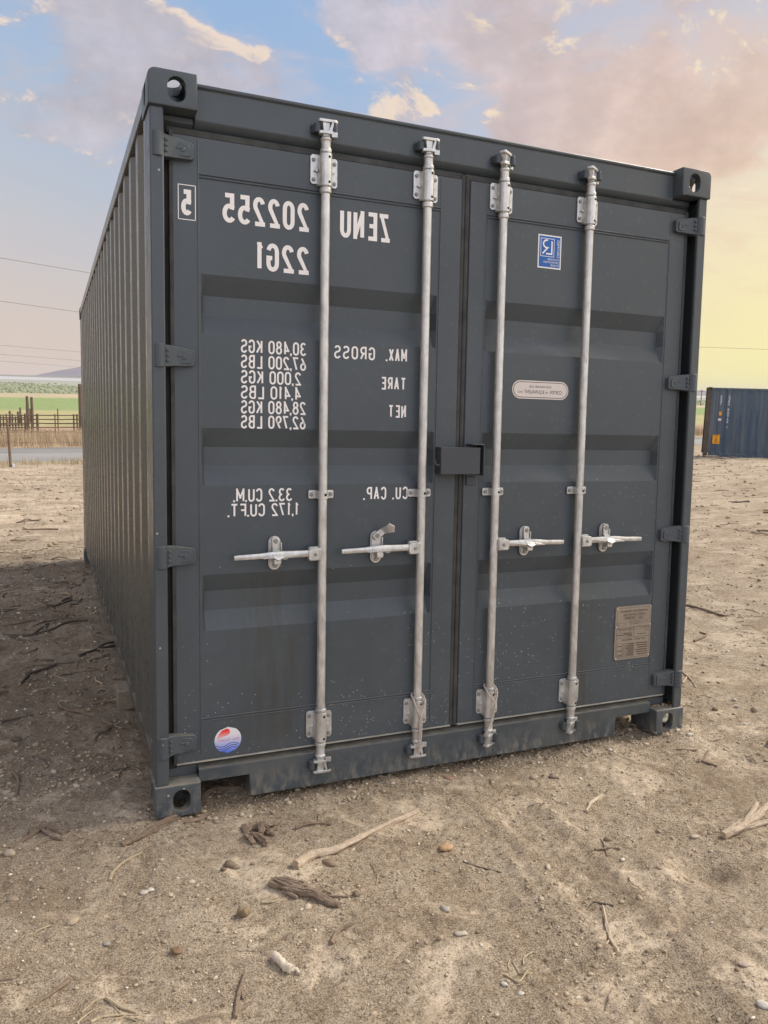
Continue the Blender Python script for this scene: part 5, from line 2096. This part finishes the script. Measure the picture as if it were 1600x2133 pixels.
x = 1.043
cord([([(x, .055, .334), (x + .022, .040, .334), (x + .0245, .014, .322), (x + .020, .001, .300), (x + .008, -.004, .272), (x - .001, -.006, .252), (x - .003, -.006, .20), (x - .004, -.004, .15), (x - .006, -.004, .100)], .0036),
      ([(x, .055, .334), (x - .022, .040, .334), (x - .0245, .014, .320), (x - .021, .001, .300), (x - .010, -.004, .270), (x + .002, -.008, .252), (x + .004, -.008, .20), (x + .002, -.007, .15), (x - .004, -.007, .096)], .0034)],
     'twisted beige cord hanging straight down the second lock rod from the left')
x = 1.383
cord([([(x, .055, .334), (x + .022, .040, .334), (x + .0245, .012, .320), (x + .020, .000, .296), (x + .010, -.005, .272), (x + .002, -.006, .240), (x - .006, -.006, .20), (x - .018, -.004, .165), (x - .030, .002, .138), (x - .028, .008, .130)], .0036),
      ([(x, .055, .334), (x - .022, .040, .334), (x - .0245, .014, .322), (x - .020, .001, .306), (x - .006, -.004, .284), (x + .006, -.008, .268), (x + .004, -.009, .236), (x - .010, -.008, .190), (x - .026, -.005, .152), (x - .024, .000, .134)], .0032)],
     'twisted beige cord curling left down the third lock rod')

# ------------------------------------------------------------------ blue container far right
M_blue2, n = mat('faded_blue_paint')
co = n.obj
st = n.noise(n.scale(co, 9, 9, .5), 1.0, 6, .7)
bg_ = n.noise(co, 1.2, 5, .6)
c = n.mix(n.rng(bg_, .3, .7), (0.042, 0.076, 0.128), (0.066, 0.104, 0.155))
c = n.mix(n.m('MULTIPLY', n.rng(st, .44, .66), .7), c, (0.155, 0.175, 0.18))
ru = n.m('MULTIPLY', n.rng(n.noise(n.scale(co, 5, 5, .6), 1.6, 6, .75), .56, .70), n.rng(n.sep(co)[2], 1.5, .2))
c = n.mix(n.m('MULTIPLY', ru, .75), c, (0.10, 0.055, 0.032))
n.put(n.b.inputs['Base Color'], c)
n.b.inputs['Roughness'].default_value = .6
M_rustpost = flat_mat('rusty_brown_post', (0.105, 0.085, 0.062), .8, var=.35, scale=6)
M_yel = flat_mat('yellow_sticker', (0.78, 0.36, 0.02), .5, var=.06)
M_wh2 = flat_mat('worn_white', (0.62, 0.66, 0.70), .6)
bp = Vector((22.295, 20.285, -0.734))
bl = empty('shipping_container', bp, (0, 0, R(-43)))
tag(bl, 'weathered blue shipping container standing far off to the right', 'shipping container')
castings(bl, None, M_rustpost, W_=6.058, L_=2.438)
o = bpy.data.objects.new('corner_casting', base_me.copy())
o.data.materials.clear()
o.data.materials.append(M_rustpost)
COL.objects.link(o)
o.parent = bl
for (xa, xb) in ((0, .16), (6.058 - .16, 6.058)):
    for (ya, yb) in ((.004, .13), (2.438 - .13, 2.434)):
        MB().box(xa + (.004 if xa == 0 else 0), xb - (0 if xa == 0 else .004), ya, yb, .118, 2.591 - .118).build('corner_post', M_rustpost, bl)
for ya, yb in ((.006, .066), (2.438 - .066, 2.432)):
    MB().box(.178, 5.88, ya, yb, 2.50, 2.575).build('top_rail', M_blue2, bl)
    MB().box(.178, 5.88, ya + .02, yb - .02, .02, .155).build('bottom_rail', M_blue2, bl)
for yw, sg_ in ((.014, 1), (2.424, -1)):
    xs_, dd_ = [.160], [0]
    q = .175
    while q + .278 < 5.89:
        for dx, dp in ((0, 0), (.072, 0), (.140, .036), (.210, .036)):
            xs_.append(q + dx)
            dd_.append(dp)
        q += .278
    xs_ += [q, 5.90]
    dd_ += [0, 0]
    vs = [(a, yw + sg_ * d_, .157) for a, d_ in zip(xs_, dd_)] + [(a, yw + sg_ * d_, 2.498) for a, d_ in zip(xs_, dd_)]
    k = len(xs_)
    bb = MB()
    bb.add(vs, [(i, i + 1, k + i + 1, k + i) for i in range(k - 1)])
    bb.build('side_wall', M_blue2, bl)
bb = MB()
bb.box(.07, 5.99, .07, 2.37, 2.545, 2.56)
bb.build('roof', M_blue2, bl)
for xa in (.05, 5.97):
    MB().box(xa, xa + .03, .131, 2.306, .12, 2.52).build('end_wall', M_blue2, bl)
bb = MB()


def column_text(bb, text, xc, ztop, ch, w):
    z = ztop
    for c_ in text:
        if c_ != ' ':
            lettering(bb, c_, xc + w / 2, xc - w / 2, z - ch * .86, z, .016, .0105)
        z -= ch


column_text(bb, 'ZCSU 860144 1', .765, 2.30, .094, .066)
bb.build('lettering', M_wh2, bl)
bb = MB()
column_text(bb, '22G1', .488, 2.30, .092, .060)
bb.build('lettering', M_wh2, bl)
bb = MB()
bb.box(.300, .555, .004, .0075, .50, .84, 0)
for k, (w_, zz_) in enumerate(((.13, .79), (.05, .70), (.05, .665), (.09, .62), (.13, .55))):
    bb.box(.4275 - w_ / 2, .4275 + w_ / 2, .0025, .0038, zz_, zz_ + .022, 1)
bb.build('sticker', [M_yel, M_black, M_cream], bl)
for q_, mm_ in (((.452, .540, .004, .0075, 1.56, 1.70), M_yel), ((.435, .545, .004, .0075, 1.36, 1.45), M_cream)):
    MB().box(*q_).build('sticker', mm_, bl)
# soil banked against its foot
for (u, v, w_, h_, lab, sd) in ((1479, 952, 28, 9, 'pale heap of soil at the left foot of the blue container', 41), (1525, 955, 10, 8, 'grey boulder at the foot of the blue container', 42), (1505, 955, 20, 5, 'low ridge of soil between the heap and the grey boulder', 43)):
    rock(u, v, w_, h_, (190, 170, 148) if sd != 42 else (130, 118, 104), lab, sd, name='soil_heap' if sd != 42 else 'boulder', group=None, rough=.25)

# ------------------------------------------------------------------ fences beyond the road
M_pipe = flat_mat('rusty_pipe', (0.13, 0.085, 0.065), .8, var=.25, scale=3)
M_postw = wood_mat('fence_post_wood', (0.20, 0.145, 0.11), (0.12, 0.085, 0.065), (0.06, 0.045, 0.035), 6)
M_wire = flat_mat('fence_wire', (0.12, 0.10, 0.09), .6, .5)


def ground_at(u, s_target):
    """ground point in the column of the photo at u, at distance s across the road"""
    d = pdir(u, 850)
    t = (s_target - road_s(CAM_POS.x, CAM_POS.y)) / road_s(d.x, d.y)
    x, y = CAM_POS.x + d.x * t, CAM_POS.y + d.y * t
    return Vector((x, y, th(x, y)))


fr = ground_at(20, 45.0)
fence = empty('pipe_fence', fr)
tag(fence, 'rusty five-rail pipe corral fence beyond the road', 'fence')


def along(p0, du):
    return Vector((p0.x + RD.x * du, p0.y + RD.y * du, 0))


A = ground_at(50, 45.0)
for k in range(5):
    b = MB()
    pts = []
    for i in range(16):
        q = along(A, -6.0 + i * 1.3)
        pts.append(Vector((q.x, q.y, th(q.x, q.y) + .26 + k * .22)) - fr)
    b.tube(pts, .032, n=6)
    b.build('rail', M_pipe, fence)
for u, r in ((52, .065), (77, .065), (114, .03), (120, .03), (153, .04), (160, .045)):
    q = ground_at(u, 44.9)
    b = MB()
    b.cyl(q - fr - Vector((0, 0, .1)), q - fr + Vector((0, 0, 1.22)), r, n=8)
    b.build('post', M_pipe, fence)
for i in range(4):
    q = along(A, 4.2 + i * 2.6)
    q.z = th(q.x, q.y)
    b = MB()
    b.cyl(q - fr - Vector((0, 0, .1)), q - fr + Vector((0, 0, 1.22)), .05, n=8)
    b.build('post', M_pipe, fence)

fr = ground_at(20, 45.6)
pk = empty('picket_fence', fr)
tag(pk, 'dark corral panel of close upright pickets at the left edge beyond the road', 'fence')
A = ground_at(48, 45.6)
for k in range(44):
    q = along(A, -.1 - k * .15)
    q.z = th(q.x, q.y)
    b = MB()
    b.box(q.x - fr.x - .035, q.x - fr.x + .035, q.y - fr.y - .03, q.y - fr.y + .03, q.z - fr.z - .1, q.z - fr.z + 1.12 + .08 * math.sin(k * 2.7))
    b.build('picket', M_postw, pk)
for hh_ in (.3, .6, 1.0):
    b = MB()
    pts = []
    for i in range(8):
        q = along(A, .2 - i * 1.0)
        pts.append(Vector((q.x, q.y - .06, th(q.x, q.y) + hh_)) - fr)
    b.tube(pts, .035, n=6)
    b.build('rail', M_postw, pk)

for u, s_, h_, r, lab in ((57, 48, 2.15, .085, 'left of two tall dark posts standing behind the corral fence'), (66.5, 48, 2.10, .085, 'right of two tall dark posts standing behind the corral fence'),
                          (168, 46.5, 2.9, .13, 'tall thick post beside the rear edge of the container'), (20, 62, .95, .09, 'short stubby post at the left edge in the pasture'),
                          (37, 62, .9, .08, 'left of two paired short posts in the pasture'), (42, 62, 1.2, .08, 'right of two paired short posts in the pasture'),
                          (56, 64, 1.2, .09, 'short post just left of the tall dark pair'), (62.5, 64, 1.05, .06, 'short post between the tall dark pair'), (120, 66, 1.0, .05, 'lone thin leaning post at the edge of the green field')):
    q = ground_at(u, s_)
    b = MB()
    b.tube([(0, 0, -.2), (0.01, 0, h_ * .5), (0, .01, h_)], [r, r * .95, r * .85], n=8)
    o = b.build('wooden_post', M_postw, None, loc=q)
    tag(o, lab, 'post', 'posts beyond the road')

# near wire fence on this side of the road
q0 = ground_at(17.5, 23.9)
wf = empty('wire_fence', q0)
tag(wf, 'weathered wooden post with thin wires on the near side of the road', 'fence')
for du in (0, -4.2):
    q = along(q0, du)
    q.z = th(q.x, q.y)
    b = MB()
    b.tube([q - q0 + Vector((0, 0, -.2)), q - q0 + Vector((-.02, 0, .8)), q - q0 + Vector((-.045, 0, 1.5))], [.044, .040, .034], n=10)
    b.build('post', wood_mat('near_post_wood', (0.24, 0.17, 0.12), (0.15, 0.105, 0.08), (0.08, 0.06, 0.045), 5), wf)
b = MB()
b.cyl((.07, -.06, -.1), (.07, -.06, .10), .035, n=10)
b.build('stub', M_wh2, wf)
for hh_ in (.45, .75, 1.05, 1.32):
    pts = []
    for i in range(9):
        q = along(q0, -8 + i * 2.6)
        pts.append(Vector((q.x, q.y, q0.z + hh_ - .03 * math.sin(PI * (i % 3) / 2))) - q0)
    b = MB()
    b.tube(pts, .0035, n=4)
    b.build('wire', M_wire, wf)

# utility pole seen between the two containers
q = ground_at(1459, 165)
b = MB()
b.tube([(0, 0, -.3), (0, 0, 5.2)], [.16, .12], n=8)
b.box(-1.0, 1.0, -.06, .06, 4.6, 4.75)
o = b.build('utility_pole', M_postw, None, loc=q)
tag(o, 'far wooden utility pole seen between the two containers', 'utility pole')

# power lines
M_cable = flat_mat('power_cable', (0.16, 0.14, 0.14), .7)


def wire(pa, pb, H, lab, ext=(1.0, 6.0), r=.018):
    def at(u, v):
        d = pdir(u, v)
        t = (H - CAM_POS.z) / d.z
        return CAM_POS + d * t
    a, b_ = at(*pa), at(*pb)
    d = b_ - a
    p0, p1 = a - d * ext[0], b_ + d * ext[1]
    pts = []
    n_ = 24
    for i in range(n_ + 1):
        pts.append(p0.lerp(p1, i / n_))
    b = MB()
    b.tube([p - p0 for p in pts], r, n=5)
    o = b.build('power_line', M_cable, None, loc=p0)
    tag(o, lab, 'power line', 'power lines crossing the sky')


wire((0, 537), (185, 568), 9.5, 'highest thin power line crossing the sky left of the container', (1, 3), .017)
wire((0, 627), (165, 650), 9.5, 'second highest power line left of the container', (1, 3), .026)
wire((0, 719), (165, 733), 9.5, 'middle power line low in the sky left of the container', (1, 1.5), .045)
wire((0, 738), (165, 751), 9.5, 'power line just above the lowest one left of the container', (1, 1), .065)
wire((0, 752), (165, 765), 9.5, 'lowest faint power line above the hill', (1, .8), .09)
wire((1460, 723), (1600, 728), 9.5, 'thin power line in the yellow sky right of the container', (7.0, 5), .024)

# ------------------------------------------------------------------ thin evening haze over the plain
mh = bpy.data.materials.new('thin_haze')
mh.use_nodes = True
hn = NT(mh.node_tree)
hn.n.clear()
pv = hn.new('ShaderNodeVolumePrincipled')
pv.inputs['Color'].default_value = (0.90, 0.88, 0.92, 1)
pv.inputs['Density'].default_value = 0.00005
ho = hn.new('ShaderNodeOutputMaterial')
hn.l.new(pv.outputs[0], ho.inputs['Volume'])
hz = MB().box(-9100, 9100, -61, 12100, -6, 130).build('haze', mh)
tag(hz, kind='stuff')
